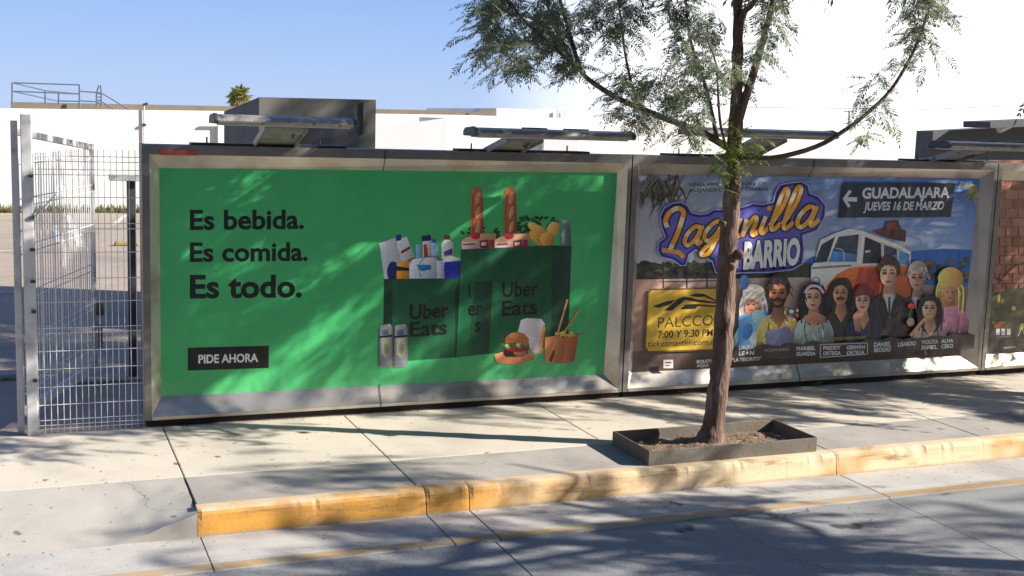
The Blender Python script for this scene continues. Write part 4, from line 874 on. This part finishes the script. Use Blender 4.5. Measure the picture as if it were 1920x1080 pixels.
def billboard(x0, label, art, lamps, tape=False, seams=(1.93,), inset=(0.10, 0.15)):
    t = thing('billboard', label, 'billboard', (x0 + WF / 2, 0.1, 0), 'steel framed billboards in the fence row')
    x1 = x0 + WF - 0.012
    zt, zb = 2.232, 0.055
    O = [(x0, zb), (x1, zb), (x1, zt), (x0, zt)]
    I = [(x0 + 0.055, zb + 0.03), (x1 - 0.038, zb + 0.03), (x1 - 0.038, zt - 0.075), (x0 + 0.055, zt - 0.075)]
    Pp = [(x0 + 0.140, 0.232), (x1 - inset[1], 0.218), (x1 - inset[0], 2.062), (x0 + 0.140, 2.045)]
    V = lambda r, y: [(x, y, z) for x, z in r]
    f = MB()
    vs = V(O, 0) + V(I, 0) + V(O, 0.26)
    fs = []
    for i in range(4):
        j = (i + 1) % 4
        fs.append((i, j, 4 + j, 4 + i)); fs.append((8 + i, 8 + j, j, i))
    fs.append((11, 10, 9, 8))
    f.add(vs, fs, 0)
    f.build('frame_face', [M_zinc], t)
    c = MB()
    vs = V(I, 0) + V(Pp, DP + 0.004)
    c.add([(x, y, z) for x, y, z in vs], [(i, (i + 1) % 4, 4 + (i + 1) % 4, 4 + i) for i in range(4)], 0)
    # lower edge of the front, bright steel, 3 mm proud
    c.box(x0 + 0.058, x1 - 0.04, -0.004, -0.001, zb + 0.001, zb + 0.028, 0)
    for s_ in seams:
        xx = x0 + s_
        for ring in ((zt - 0.001, zt - 0.075), (zb + 0.03, zb)): c.box(xx - 0.004, xx + 0.004, -0.0075, -0.0045, min(ring), max(ring), 1)
        for (za, zc) in ((zt - 0.075, 2.055), (zb + 0.03, 0.226)):
            c.add([(xx - 0.004, -0.003, za), (xx + 0.004, -0.003, za), (xx + 0.014, DP - 0.001, zc + (0.004 if zc < 1 else -0.004)), (xx + 0.006, DP - 0.001, zc + (0.004 if zc < 1 else -0.004))], [(0, 1, 2, 3)], 1)
    c.build('inner_trim', [M_steel, M_dark], t)
    pb = MB(); pb.box(x0 + 0.02, x1 - 0.02, 0.035, 0.24, 0.0, zb - 0.001); pb.build('plinth', M_plinth, t)
    if art: art(t)
    for kw in lamps: lamp(t, **kw)
    if tape:
        r = MB(); p, q = at(299, 280, 0), at(371, 292, 0); r.box(p.x, q.x, -0.0045, -0.0015, q.z, p.z); r.build('red_tape', M_red, t)
    return t
def xat(px, py, Y): return at(px, py, Y).x
l1 = dict(cx=(xat(402, 220, -.48) + xat(658, 220, -.48)) / 2, length=xat(658, 220, -.48) - xat(402, 220, -.48), arm_x=xat(512, 270, 0.1), clips=False, z=2.445)
l2 = dict(cx=(xat(884, 250, -.48) + xat(1174, 250, -.48)) / 2, length=xat(1174, 250, -.48) - xat(884, 250, -.48), arm_x=xat(940, 280, 0.1), z=2.405)
l3 = dict(cx=(xat(1290, 255, -.48) + xat(1551, 255, -.48)) / 2, length=xat(1551, 255, -.48) - xat(1290, 255, -.48), arm_x=xat(1385, 285, 0.1), clips=False, z=2.465)
l4 = dict(cx=xat(1762, 278, -.48) + 0.7, length=1.4, arm_x=xat(1760, 295, 0.1), z=2.41)
billboard(X0, 'green delivery ad billboard with food bags in a steel frame beside the gate', art_food, [l1, l2], tape=True, seams=(1.93,))
billboard(X0 + WF, 'blue and brown theatre show billboard in a steel frame behind the tree trunk', art_show, [l3, l4], seams=(1.95,), inset=(0.15, 0.23))
billboard(X0 + 2 * WF, 'billboard with a printed brick wall and leaves cut by the right picture edge', art_brick, [dict(cx=X0 + 2 * WF + 1.2, length=1.2)], seams=(1.95,))

# ------------------------------------------------------------------ gate, posts, mesh fence
def wires(b_, O, U, V, nu, zs, r, ru=None):
    """welded mesh in the plane O + u*U + z, u 0..1"""
    O, U = Vector(O), Vector(U)
    for i in range(nu + 1):
        p = O + U * (i / nu); b_.tube([p + Vector((0, 0, V[0])), p + Vector((0, 0, V[1]))], r, 5, caps=False)
    off = U.normalized().cross(Vector((0, 0, 1))) * (r * 1.8)
    for z in zs: b_.tube([O + off + Vector((0, 0, z)), O + U + off + Vector((0, 0, z))], ru or r, 5, caps=False)
post = thing('gate_post', 'tall pale steel gate post standing at the left edge of the mesh fence', 'post', (0.02, 0, 0))
b = MB(); b.box(-0.028, 0.050, -0.035, 0.035, -0.25, 2.435); b.build('post', M_gate, post, bevel=0.006)
for z in (0.42, 0.95, 1.18, 1.42, 1.66, 1.97):
    b = MB(); b.box(0.02, 0.055, -0.05, -0.036, z, z + 0.022); b.build('bolt', M_dark, post)
gt = thing('mesh_gate', 'white welded mesh gate leaf swung open into the parking lot', 'gate', (-0.04, 0.1, 0))
b = MB(); b.box(-0.096, -0.046, 0.06, 0.12, -0.006, 2.385); b.build('hinge_stile', M_gate, gt, bevel=0.005)
FB = atz(178, 690, 0.10); FB = Vector((FB.x, FB.y, 0))
H0 = Vector((-0.046, 0.10, 0)); gd = (FB - H0)
ft = at(178, 272, FB.y)
b = MB(); b.bar(H0 + Vector((0, 0, 2.30)), Vector((FB.x, FB.y, ft.z - 0.02)), 0.04, 0.05); b.build('top_rail', M_gate, gt)
b = MB(); b.bar(H0 + Vector((0, 0, 0.16)), FB + Vector((0, 0, 0.12)), 0.04, 0.07); b.build('bottom_rail', M_gate, gt)
b = MB(); b.bar(FB + Vector((0, 0, 0.06)), Vector((FB.x, FB.y, ft.z + 0.01)), 0.045, 0.05); b.build('outer_stile', M_gate, gt)
b = MB(); wires(b, H0, gd, (0.16, ft.z - 0.03), 30, [0.3, 0.36, 0.66, 0.72, 1.02, 1.08, 1.38, 1.44, 1.74, 1.80, 2.06], 0.0042, 0.0048)
b.tube([H0 + Vector((0, -0.012, 1.55)), H0 + gd + Vector((0, -0.012, ft.z - 0.1))], 0.006, 6)
b.build('wire_mesh', M_wire, gt)
b = MB(); b.box(FB.x + 0.02, FB.x + 0.085, FB.y - 0.05, FB.y + 0.03, 0.60, 0.72, 0)
b.build('latch', M_dark, gt, bevel=0.01)
b = MB(); b.box(FB.x + 0.03, FB.x + 0.07, FB.y - 0.06, FB.y + 0.02, 0.30, 0.52, 0); b.build('lock_plate', M_planter, gt, bevel=0.01)
fp = thing('mesh_fence', 'narrow welded wire mesh fence panel between the gate post and green billboard', 'fence', (0.45, 0.03, 0))
b = MB(); zs = [0.03, 0.06, 0.10, 0.22, 0.36, 0.50, 0.64, 0.78, 0.82, 1.02, 1.2, 1.4, 1.58, 1.62, 1.82, 1.99, 2.03, 2.09, 2.13]
wires(b, (0.056, 0.03, 0), (0.775, 0, 0), (0.0, 2.185), 17, zs, 0.0028, 0.0032); b.build('wire_mesh', M_wire, fp)
# dark post with a flat bracket inside the lot
YP = 1.9
sp = thing('bracket_post', 'dark steel post with a flat bracket on top behind the mesh fence', 'post', (at(246, 600, YP).x, YP, 0))
xa, xb = at(239, 400, YP).x, at(255, 400, YP).x
b = MB(); b.box(xa, xb, YP, YP + 0.08, -0.01, at(246, 340, YP).z); b.build('post', M_dark, sp, bevel=0.006)
b = MB(); zt_ = at(240, 328, YP).z; zb_ = at(240, 339, YP).z; b.box(at(205, 330, YP).x, at(275, 330, YP).x, YP - 0.06, YP + 0.14, zb_, zt_); b.build('bracket', M_gate, sp, bevel=0.006)

# ------------------------------------------------------------------ trees
def spray(b_, o, d, ln, rr, width=0.010, leaf=0.055, n=11, droop=0.9, mi=0):
    """one feathery leaf: a drooping stem with paired narrow leaflets"""
    o = Vector(o); d = Vector(d).normalized(); p = o.copy(); step = ln / n
    roll = rr.uniform(-0.6, 0.6)
    for i in range(n):
        d = (d + Vector((rr.uniform(-.12, .12), rr.uniform(-.12, .12), -droop / n + rr.uniform(-.08, .08)))).normalized()
        q = p + d * step
        side = d.cross(Vector((math.sin(roll), 0.25 * math.cos(roll), 1))).normalized()
        f = math.sin(math.pi * min(1, (i + 1.2) / (n + 1.0))) * 0.75 + 0.3
        b_.add([p - side * 0.0022, q - side * 0.0016, q + side * 0.0016, p + side * 0.0022], [(0, 1, 2, 3)], mi)
        for sg in (-1, 1):
            l = leaf * f * rr.uniform(0.75, 1.25)
            dd = (side * sg + d * rr.uniform(0.5, 1.0) + Vector((0, 0, -0.35 * droop + rr.uniform(-.2, .2)))).normalized()
            nn_ = dd.cross(d).normalized(); wv = dd.cross(nn_) * width * rr.uniform(0.7, 1.3)
            mid = p + dd * l * 0.45
            b_.add([p, mid - wv, p + dd * l, mid + wv], [(0, 1, 2, 3)], mi)
        p = q
    b_.add([p, p + d * leaf * 0.4 - side * width, p + d * leaf * 0.9, p + d * leaf * 0.4 + side * width], [(0, 1, 2, 3)], mi)

TY = -1.73
def T3(pts):                      # (px, py, dY) -> world point around the trunk's plane
    return [at(x, y, TY + dy) for x, y, dy in pts]
tree = thing('street_tree', 'slender feathery leaved street tree growing from the steel planter box', 'tree', (4.96, TY, 0))
b = MB()
tr_px = [(1326, 850, 36), (1329, 836, 33), (1335, 812, 26.5), (1340, 780, 23.5), (1348, 720, 22), (1354, 650, 21.3), (1358, 590, 20.8), (1362, 520, 20.5), (1366, 450, 19.5), (1371, 390, 18), (1374, 330, 16.5), (1377, 270, 15.8), (1380, 215, 14.5), (1381, 160, 12.5), (1383, 100, 12), (1384, 40, 11.2), (1382, -40, 10), (1378, -140, 8.5), (1382, -260, 6.5), (1380, -400, 4), (1384, -520, 1.5)]
pts = [at(x, y, TY) for x, y, w in tr_px]; rad = [0.86 * w * (p - CAM).dot(FW) / FPX for p, (x, y, w) in zip(pts, tr_px)]
def catmull4(p, k):
    out = []
    for i in range(len(p) - 1):
        a, b_, c, d = p[max(i - 1, 0)], p[i], p[i + 1], p[min(i + 2, len(p) - 1)]
        for j in range(k):
            t = j / k
            out.append(tuple(0.5 * (2 * b_[e] + (c[e] - a[e]) * t + (2 * a[e] - 5 * b_[e] + 4 * c[e] - d[e]) * t * t + (3 * b_[e] - a[e] - 3 * c[e] + d[e]) * t ** 3) for e in range(len(p[0]))))
    out.append(p[-1]); return out
fine = catmull4([(p.x, p.y, p.z, r_) for p, r_ in zip(pts, rad)], 7)
b.tube([q_[:3] for q_ in fine], [q_[3] * (1 + 0.05 * mnoise.noise(Vector((q_[2] * 7, 0, 0)))) for q_ in fine], 28, lump=0.2)
for (x, y, s_) in [(1388, 478, 9), (1372, 500, 8), (1356, 420, 6), (1382, 350, 7)]:
    p = at(x, y, TY - 0.09); b.tube([p + Vector((0, 0.03, 0)), p, p + Vector((0.0, -0.03, 0.01))], [s_ * .005, s_ * .0042, s_ * .0018], 8)
b.build('trunk', M_bark, tree, smooth=True)
limbs = [
    ([(1378, 285, 0), (1340, 262, .05), (1310, 246, .1), (1230, 215, .2), (1160, 185, .25), (1105, 150, .3), (1088, 128, .3), (1070, 70, .35), (1050, 0, .4), (1030, -80, .5)], 7, 2.2),
    ([(1380, 240, 0), (1394, 195, -.03), (1412, 140, -.06), (1432, 70, -.1), (1450, 0, -.15), (1470, -100, -.2), (1480, -220, -.3)], 9, 3),
    ([(1376, 300, 0), (1400, 293, -.1), (1450, 296, -.3), (1530, 275, -.5), (1590, 240, -.6), (1640, 200, -.65), (1680, 155, -.7), (1720, 80, -.75), (1745, 0, -.8), (1760, -90, -.8)], 5.5, 2),
    ([(1384, 60, 0), (1396, 22, -.1), (1412, 6, -.2), (1440, -60, -.4), (1500, -160, -.6)], 7, 2.5),
    ([(1370, 300, .0), (1352, 240, -.12), (1346, 170, -.16), (1343, 120, -.2), (1320, 60, -.3)], 3, 1.2),
    ([(1345, 262, .05), (1325, 170, .1), (1305, 110, .12), (1290, 50, .15), (1285, -40, .2)], 4, 1.5),
    ([(1200, 205, .2), (1185, 160, .15), (1172, 100, .1), (1165, 40, 0.1), (1150, -60, .1)], 3, 1.2),
    ([(1105, 150, .3), (1040, 90, .2), (985, 40, .1), (930, -30, 0), (880, -120, -.1)], 3, 1.5),
    ([(1382, -60, 0), (1300, -130, .3), (1200, -190, .5), (1080, -230, .7)], 6, 2),
    ([(1381, -90, 0), (1450, -190, .5), (1560, -260, .8), (1660, -300, 1.0)], 6, 2),
    ([(1381, -120, 0), (1340, -220, -.6), (1260, -300, -1.0)], 6, 2),
    ([(1380, -160, 0), (1420, -280, -.7), (1520, -360, -1.1)], 5, 2),
    ([(1381, -40, 0), (1460, -130, .2), (1560, -150, .5), (1680, -190, .8)], 5, 2),
    ([(1381, -70, 0), (1320, -160, .4), (1240, -260, .8), (1180, -380, 1.0)], 5, 2),
    ([(1381, -30, 0), (1480, -110, -.3), (1600, -140, -.6), (1740, -220, -.8)], 5, 2),
    ([(1379, -140, 0), (1460, -240, .2), (1540, -380, .3), (1600, -520, .4)], 5, 2),
]
for pl_, w0, w1 in limbs:
    b = MB(); q = T3(pl_); n = len(q)
    q = [Vector(v) for v in catmull4([tuple(v) for v in q], 4)]; n = len(q)
    b.tube(q, [(w0 + (w1 - w0) * i / (n - 1)) * 0.0043 for i in range(n)], 8, lump=0.1)
    b.build('branch', M_bark, tree, smooth=True)
# foliage: (px, py, dY, spread_x px, spread_y px, count, droop direction)
fr = random.Random(21)
clumps = [(918, 10, .0, 28, 40, 34), (930, 70, .05, 36, 36, 40), (965, 118, .1, 30, 26, 34), (940, 20, .15, 26, 30, 18), (985, 60, .05, 16, 36, 22),
          (1030, 20, .2, 26, 36, 30), (1050, 80, .3, 26, 30, 36), (1068, 130, .3, 20, 20, 22), (1020, 60, .1, 18, 30, 14),
          (1120, 20, .2, 34, 26, 30), (1150, 70, .1, 36, 26, 28), (1185, 25, .1, 34, 24, 26), (1170, 150, .2, 26, 26, 18), (1215, 160, .2, 28, 22, 24),
          (1180, 200, .2, 26, 20, 16), (1200, 228, .1, 34, 14, 22), (1270, 20, .15, 34, 28, 36), (1290, 75, .15, 30, 26, 30), (1300, 125, .1, 30, 24, 22),
          (1310, 170, .1, 30, 24, 24), (1265, 190, .1, 26, 22, 18), (1300, 215, .0, 34, 18, 22), (1340, 60, .2, 20, 40, 14), (1345, 150, -.1, 18, 40, 14), (1290, 262, .0, 26, 16, 12),
          (1420, 30, .2, 24, 24, 12), (1440, 65, .2, 26, 22, 16), (1415, 110, .25, 22, 22, 14), (1400, 165, .2, 18, 20, 10), (1460, 15, .1, 20, 20, 8),
          (1725, 5, -.8, 32, 20, 34), (1722, 50, -.75, 26, 22, 24), (1715, 90, -.75, 24, 20, 18), (1735, 105, -.75, 14, 16, 9), (1690, 130, -.7, 20, 12, 10), (1650, 155, -.7, 24, 10, 10),
          (1640, 195, -.65, 16, 14, 8), (1665, 205, -.65, 16, 10, 6), (1615, 225, -.6, 16, 8, 4), (1650, 230, -.65, 18, 8, 5), (1620, 262, -.6, 12, 12, 7), (1770, 25, -.8, 12, 20, 7)]
b = MB()
for ci, (cx, cy, dy, sx_, sy_, n) in enumerate(clumps):
    sh_ = (0, 0.55, -0.35, 0, 0.75, -0.2, 0.4)[ci % 7] if cx < 1230 else ((-0.8, 0.05, -0.65)[ci % 3] if cx < 1550 else 0)
    for i in range(int(n * (1.0 if cx > 1550 else 1.55 if cx > 1230 else 1.8))):
        x, y = fr.gauss(cx, sx_ * 0.62), fr.gauss(cy - 12, sy_ * 0.62)
        o = at(x, y, TY + dy + fr.gauss(0, 0.16) + (sh_ if i % 3 else 0))
        th = fr.uniform(0, 6.28)
        spray(b, o, (math.cos(th) * 0.9 - 0.15, math.sin(th) * 0.5, fr.uniform(-0.6, 0.3)), fr.uniform(0.13, 0.25), fr, 0.0056, 0.058, 11, 0.7)
b.build('foliage', M_leaf, tree)
b = MB()                          # bright tuft of fresh shoots on the trunk
for i in range(64):
    x, y = fr.gauss(1372, 24), fr.gauss(285, 28)
    o = at(x, y, TY - 0.10 + fr.gauss(0, 0.07)); th = fr.uniform(0, 6.28)
    spray(b, o, (math.cos(th), math.sin(th) * 0.7 - 0.3, fr.uniform(-0.4, 0.4)), fr.uniform(0.10, 0.22), fr, 0.006, 0.045, 8, 1.0)
b.build('fresh_shoots', M_leaf_b, tree)

def crown(b_, cx, cy, cz, rx, ry, rz, n, rr, size=1.0, hollow=0.25, per=32, tight=1.0):
    blobs = []
    for i in range(max(5, n // per)):
        while True:
            v = Vector((rr.uniform(-1, 1), rr.uniform(-1, 1), rr.uniform(-1, 1)))
            if hollow < v.length < 1: break
        blobs.append((cx + v.x * rx, cy + v.y * ry, cz + v.z * rz))
    for i in range(n):
        c = rr.choice(blobs); o = Vector((rr.gauss(c[0], 0.26 * tight), rr.gauss(c[1], 0.26 * tight), rr.gauss(c[2], 0.2 * tight)))
        th = rr.uniform(0, 6.28)
        spray(b_, o, (math.cos(th), math.sin(th), rr.uniform(-0.9, 0.2)), rr.uniform(0.22, 0.42) * size, rr, 0.016 * size, 0.10 * size, 7, 1.0)
def px_of(p):
    d = Vector(p) - CAM; z = d.dot(FW); return (960 + FPX * d.dot(RT) / z, 540 - FPX * d.dot(UP) / z) if z > 0.1 else (-999, -999)
def boughs(b_, wood, cx, cy, xr, z0, z1, n, rr, lmin=0.8, lmax=1.5, size=1.15, per=0.035, ysp=0.5, out=True):
    """long plumes reaching out across the pavement and the street, leaflets hanging along each"""
    for i in range(n):
        s_ = Vector((cx + rr.uniform(-xr, xr), cy + rr.gauss(0, 0.2), rr.uniform(z0, z1)))
        d = Vector((rr.uniform(-ysp, ysp), rr.choice((-1, 1)) * rr.uniform(0.7, 1), rr.uniform(-0.05, 0.45))).normalized(); l = rr.uniform(lmin, lmax)
        pth = []; p = s_.copy()
        for k in range(9):
            pth.append(p.copy()); d = (d + Vector((rr.uniform(-.08, .08), 0, -0.035))).normalized(); p = p + d * l / 8
        if wood is not None: wood.append((pth, [0.012 * (1 - 0.8 * k / 8) for k in range(9)]))
        m_ = int(l / per)
        for k in range(m_):
            u = (0.12 + 0.88 * k / m_) * 8; a_ = min(7, int(u)); q = pth[a_].lerp(pth[a_ + 1], u - a_)
            q = q + Vector((rr.gauss(0, .035), rr.gauss(0, .035), rr.gauss(0, .03)))
            dd = d + Vector((rr.uniform(-.7, .7), rr.uniform(-.3, .3), rr.uniform(-.6, .2)))
            if out:
                X_, Y_ = px_of(q + Vector((0, 0, -0.2)))
                if Y_ > -4 and -30 < X_ < 1950: continue
            spray(b_, q, dd, rr.uniform(0.2, 0.34) * size, rr, 0.012 * size, 0.085 * size, 8, 0.8)

def other_tree(x, y, h0, h1, rx, n, label, seed, ry=None, size=1.2, nb=0):
    rr = random.Random(seed)
    t = thing('street_tree', label, 'tree', (x, y, 0))
    b_ = MB(); b_.tube([(x, y, -0.25), (x + .03, y, 1.0), (x - .04, y + .03, h0), (x + .05, y, (h0 + h1) / 2), (x, y, h1 - .3)], [.14, .11, .10, .07, .02], 12, lump=0.15)
    b_.build('trunk', M_bark, t, smooth=True)
    for k in range(7):
        th = k * 0.9 + rr.random(); z = h0 + (h1 - h0) * (0.05 + 0.1 * k); l = rx * rr.uniform(0.6, 0.9)
        b_ = MB(); b_.tube([(x, y, z), (x + math.cos(th) * l * .5, y + math.sin(th) * l * .5, z + .25), (x + math.cos(th) * l, y + math.sin(th) * l, z + .7)], [.05, .035, .012], 7)
        b_.build('branch', M_bark, t, smooth=True)
    b_ = MB(); crown(b_, x, y, (h0 + h1) / 2 + .1, rx, ry or rx, (h1 - h0) / 2, n, rr, size, 0.15)
    if nb: boughs(b_, None, x, y, rx, h0 + .6, h1 - .8, nb, rr, 1.0, 2.2, 1.3, 0.05, 0.5)
    b_.build('foliage', M_leaf, t)
    return t
b = MB(); wood = []
boughs(b, wood, 5.3, -1.6, 1.1, 3.65, 4.5, 11, fr, 0.9, 1.6, per=0.02, ysp=0.22)
boughs(b, wood, 6.9, -1.5, 0.8, 3.7, 4.7, 14, fr, 0.7, 1.3, per=0.02)
boughs(b, wood, 5.4, -2.1, 1.2, 3.55, 4.0, 4, fr, 1.0, 1.6, per=0.018, ysp=0.3)
crown(b, 4.7, -1.65, 5.6, 1.6, 1.35, 0.8, 500, fr, 1.2, per=60, tight=0.8)
b.build('upper_crown', M_leaf, tree)
for pth, rd in wood:
    b = MB(); b.tube(pth, rd, 6); b.build('branch', M_bark, tree)
other_tree(11.3, -1.9, 2.0, 7.2, 2.5, 1100, 'feathery street tree whose leaves enter at the upper right corner', 31, 1.9, nb=42)
other_tree(16.2, -2.0, 2.8, 11.0, 2.9, 2600, 'taller street tree further along the same kerb past the right edge', 32, 2.2, 1.4)
other_tree(17.5, -10.9, 2.6, 8.6, 2.9, 1900, 'dense tree across the street out of view shading the asphalt', 33, 2.4, 1.4)
other_tree(10.2, -6.2, 3.0, 5.6, 1.6, 420, 'small feathery tree on the near side of the street shading the gutter', 34, 1.2, 1.3)

# buildings added unseen behind the camera to shut out the low sky there
for bx, wx, hh, lab in ((-16, 22, 10.5, 'unseen dark plastered building added across the street left of the viewpoint'), (4.5, 17, 9.0, 'unseen brown rendered building added across the street facing the billboards'), (24, 20, 11.5, 'unseen tall grey building added across the street right of the viewpoint')):
    t = thing('added_street_building', lab, 'building', (bx, -27, 0))
    b = MB(); b.box(bx - wx / 2, bx + wx / 2, -35, -27, -0.4, hh); b.build('walls', M_brown if bx == 4.5 else M_dconc, t)
    b = MB(); b.box(bx - wx / 2 - .1, bx + wx / 2 + .1, -35.1, -26.85, hh + 0.003, hh + 0.4); b.build('roof', M_dconc, t)
    for k in range(int(wx // 3)):
        for zz in (1.2, 4.6, 7.4):
            if zz + 1.6 < hh:
                b = MB(); b.box(bx - wx / 2 + 1 + 3 * k, bx - wx / 2 + 2.4 + 3 * k, -27.0, -26.96, zz, zz + 1.5); b.build('window', M_navy, t)

# ------------------------------------------------------------------ planter, soil, small things
pn = thing('tree_planter', 'low rectangular dark steel planter box around the tree base', 'planter', (4.95, -1.78, 0))
px0, px1, py0, py1, ph, tk = 4.235, 5.73, -2.055, -1.455, 0.112, 0.012
for nm, args in (('side_plate', (px0, px1, py0, py0 + tk)), ('side_plate', (px0, px1, py1 - tk, py1)), ('end_plate', (px0, px0 + tk, py0 + tk, py1 - tk)), ('end_plate', (px1 - tk, px1, py0 + tk, py1 - tk))):
    b = MB(); b.box(*args, -0.01, ph + (0.004 if nm == 'end_plate' else 0)); b.build(nm, M_planter, pn, bevel=0.002)
b = MB(); nx, ny = 60, 26
vs = []
for i in range(nx + 1):
    for j in range(ny + 1):
        x = px0 + tk + (px1 - px0 - 2 * tk) * i / nx; y = py0 + tk + (py1 - py0 - 2 * tk) * j / ny
        d = math.hypot(x - 4.96, (y - TY)); vs.append((x, y, 0.022 + 0.05 * math.exp(-(d / 0.25) ** 2) + 0.016 * mnoise.noise(Vector((x * 9, y * 9, 0))) + 0.008 * mnoise.noise(Vector((x * 40, y * 40, 3)))))
b.add(vs, [(i * (ny + 1) + j, (i + 1) * (ny + 1) + j, (i + 1) * (ny + 1) + j + 1, i * (ny + 1) + j + 1) for i in range(nx) for j in range(ny)])
b.build('soil', M_soil, pn, smooth=True)
b = MB(); lr = random.Random(9)
def litter(b_, x, y, z, s_):
    a_ = lr.uniform(0, 6.28); u = Vector((math.cos(a_), math.sin(a_), lr.uniform(-.2, .4))) * s_; v = Vector((-math.sin(a_), math.cos(a_), lr.uniform(-.2, .4))) * s_ * 0.35
    p = Vector((x, y, z)); b_.add([p - u, p - v, p + u, p + v], [(0, 1, 2, 3)])
for i in range(170): litter(b, lr.uniform(4.3, 5.65), lr.uniform(-2.0, -1.5), 0.05, lr.uniform(0.010, 0.034))
tag(b.build('leaf_litter', M_dry), 'dry brown leaves scattered on the planter soil', 'litter', kind='stuff')
b = MB()
for i in range(330):
    x = lr.uniform(0.9, 11); litter(b, x, -0.012 - abs(lr.gauss(0, 0.03)), 0.006, lr.uniform(0.004, 0.013))
for i in range(240): litter(b, lr.uniform(-2, 10), KY - 0.02 - abs(lr.gauss(0, 0.12)), -KH + 0.008, lr.uniform(0.004, 0.011))
for i in range(150): litter(b, lr.uniform(-2, 10), lr.uniform(-2.1, -0.1), 0.004, lr.uniform(0.003, 0.008))
tag(b.build('pavement_debris', M_dry), 'tiny dry leaf bits along the wall foot and gutter', 'litter', kind='stuff')
def weed(x, y, s_, label, n=16, M=None):
    t = thing('weed', label, 'weed', (x, y, 0), 'weeds at the foot of the billboards')
    b_ = MB()
    for i in range(n):
        th = lr.uniform(0, 6.28); d = Vector((math.cos(th), math.sin(th) * 0.7, lr.uniform(0.6, 1.8))).normalized(); l = s_ * lr.uniform(0.5, 1); w_ = d.cross(Vector((0, 0, 1))).normalized() * l * 0.13
        p = Vector((x, y, 0)); b_.add([p, p + d * l * .5 - w_, p + d * l + Vector((0, 0, -l * .2)), p + d * l * .5 + w_], [(0, 1, 2, 3)])
    b_.build('leaves', M or M_leaf_b, t); return t
p = atz(1280, 742, 0); weed(p.x, -0.03, 0.085, 'pale dry weed at the wall foot left of the tree trunk', 12, M_dry)
p = atz(1541, 727, 0); weed(p.x, -0.03, 0.095, 'small green weed at the wall foot right of the tree trunk')
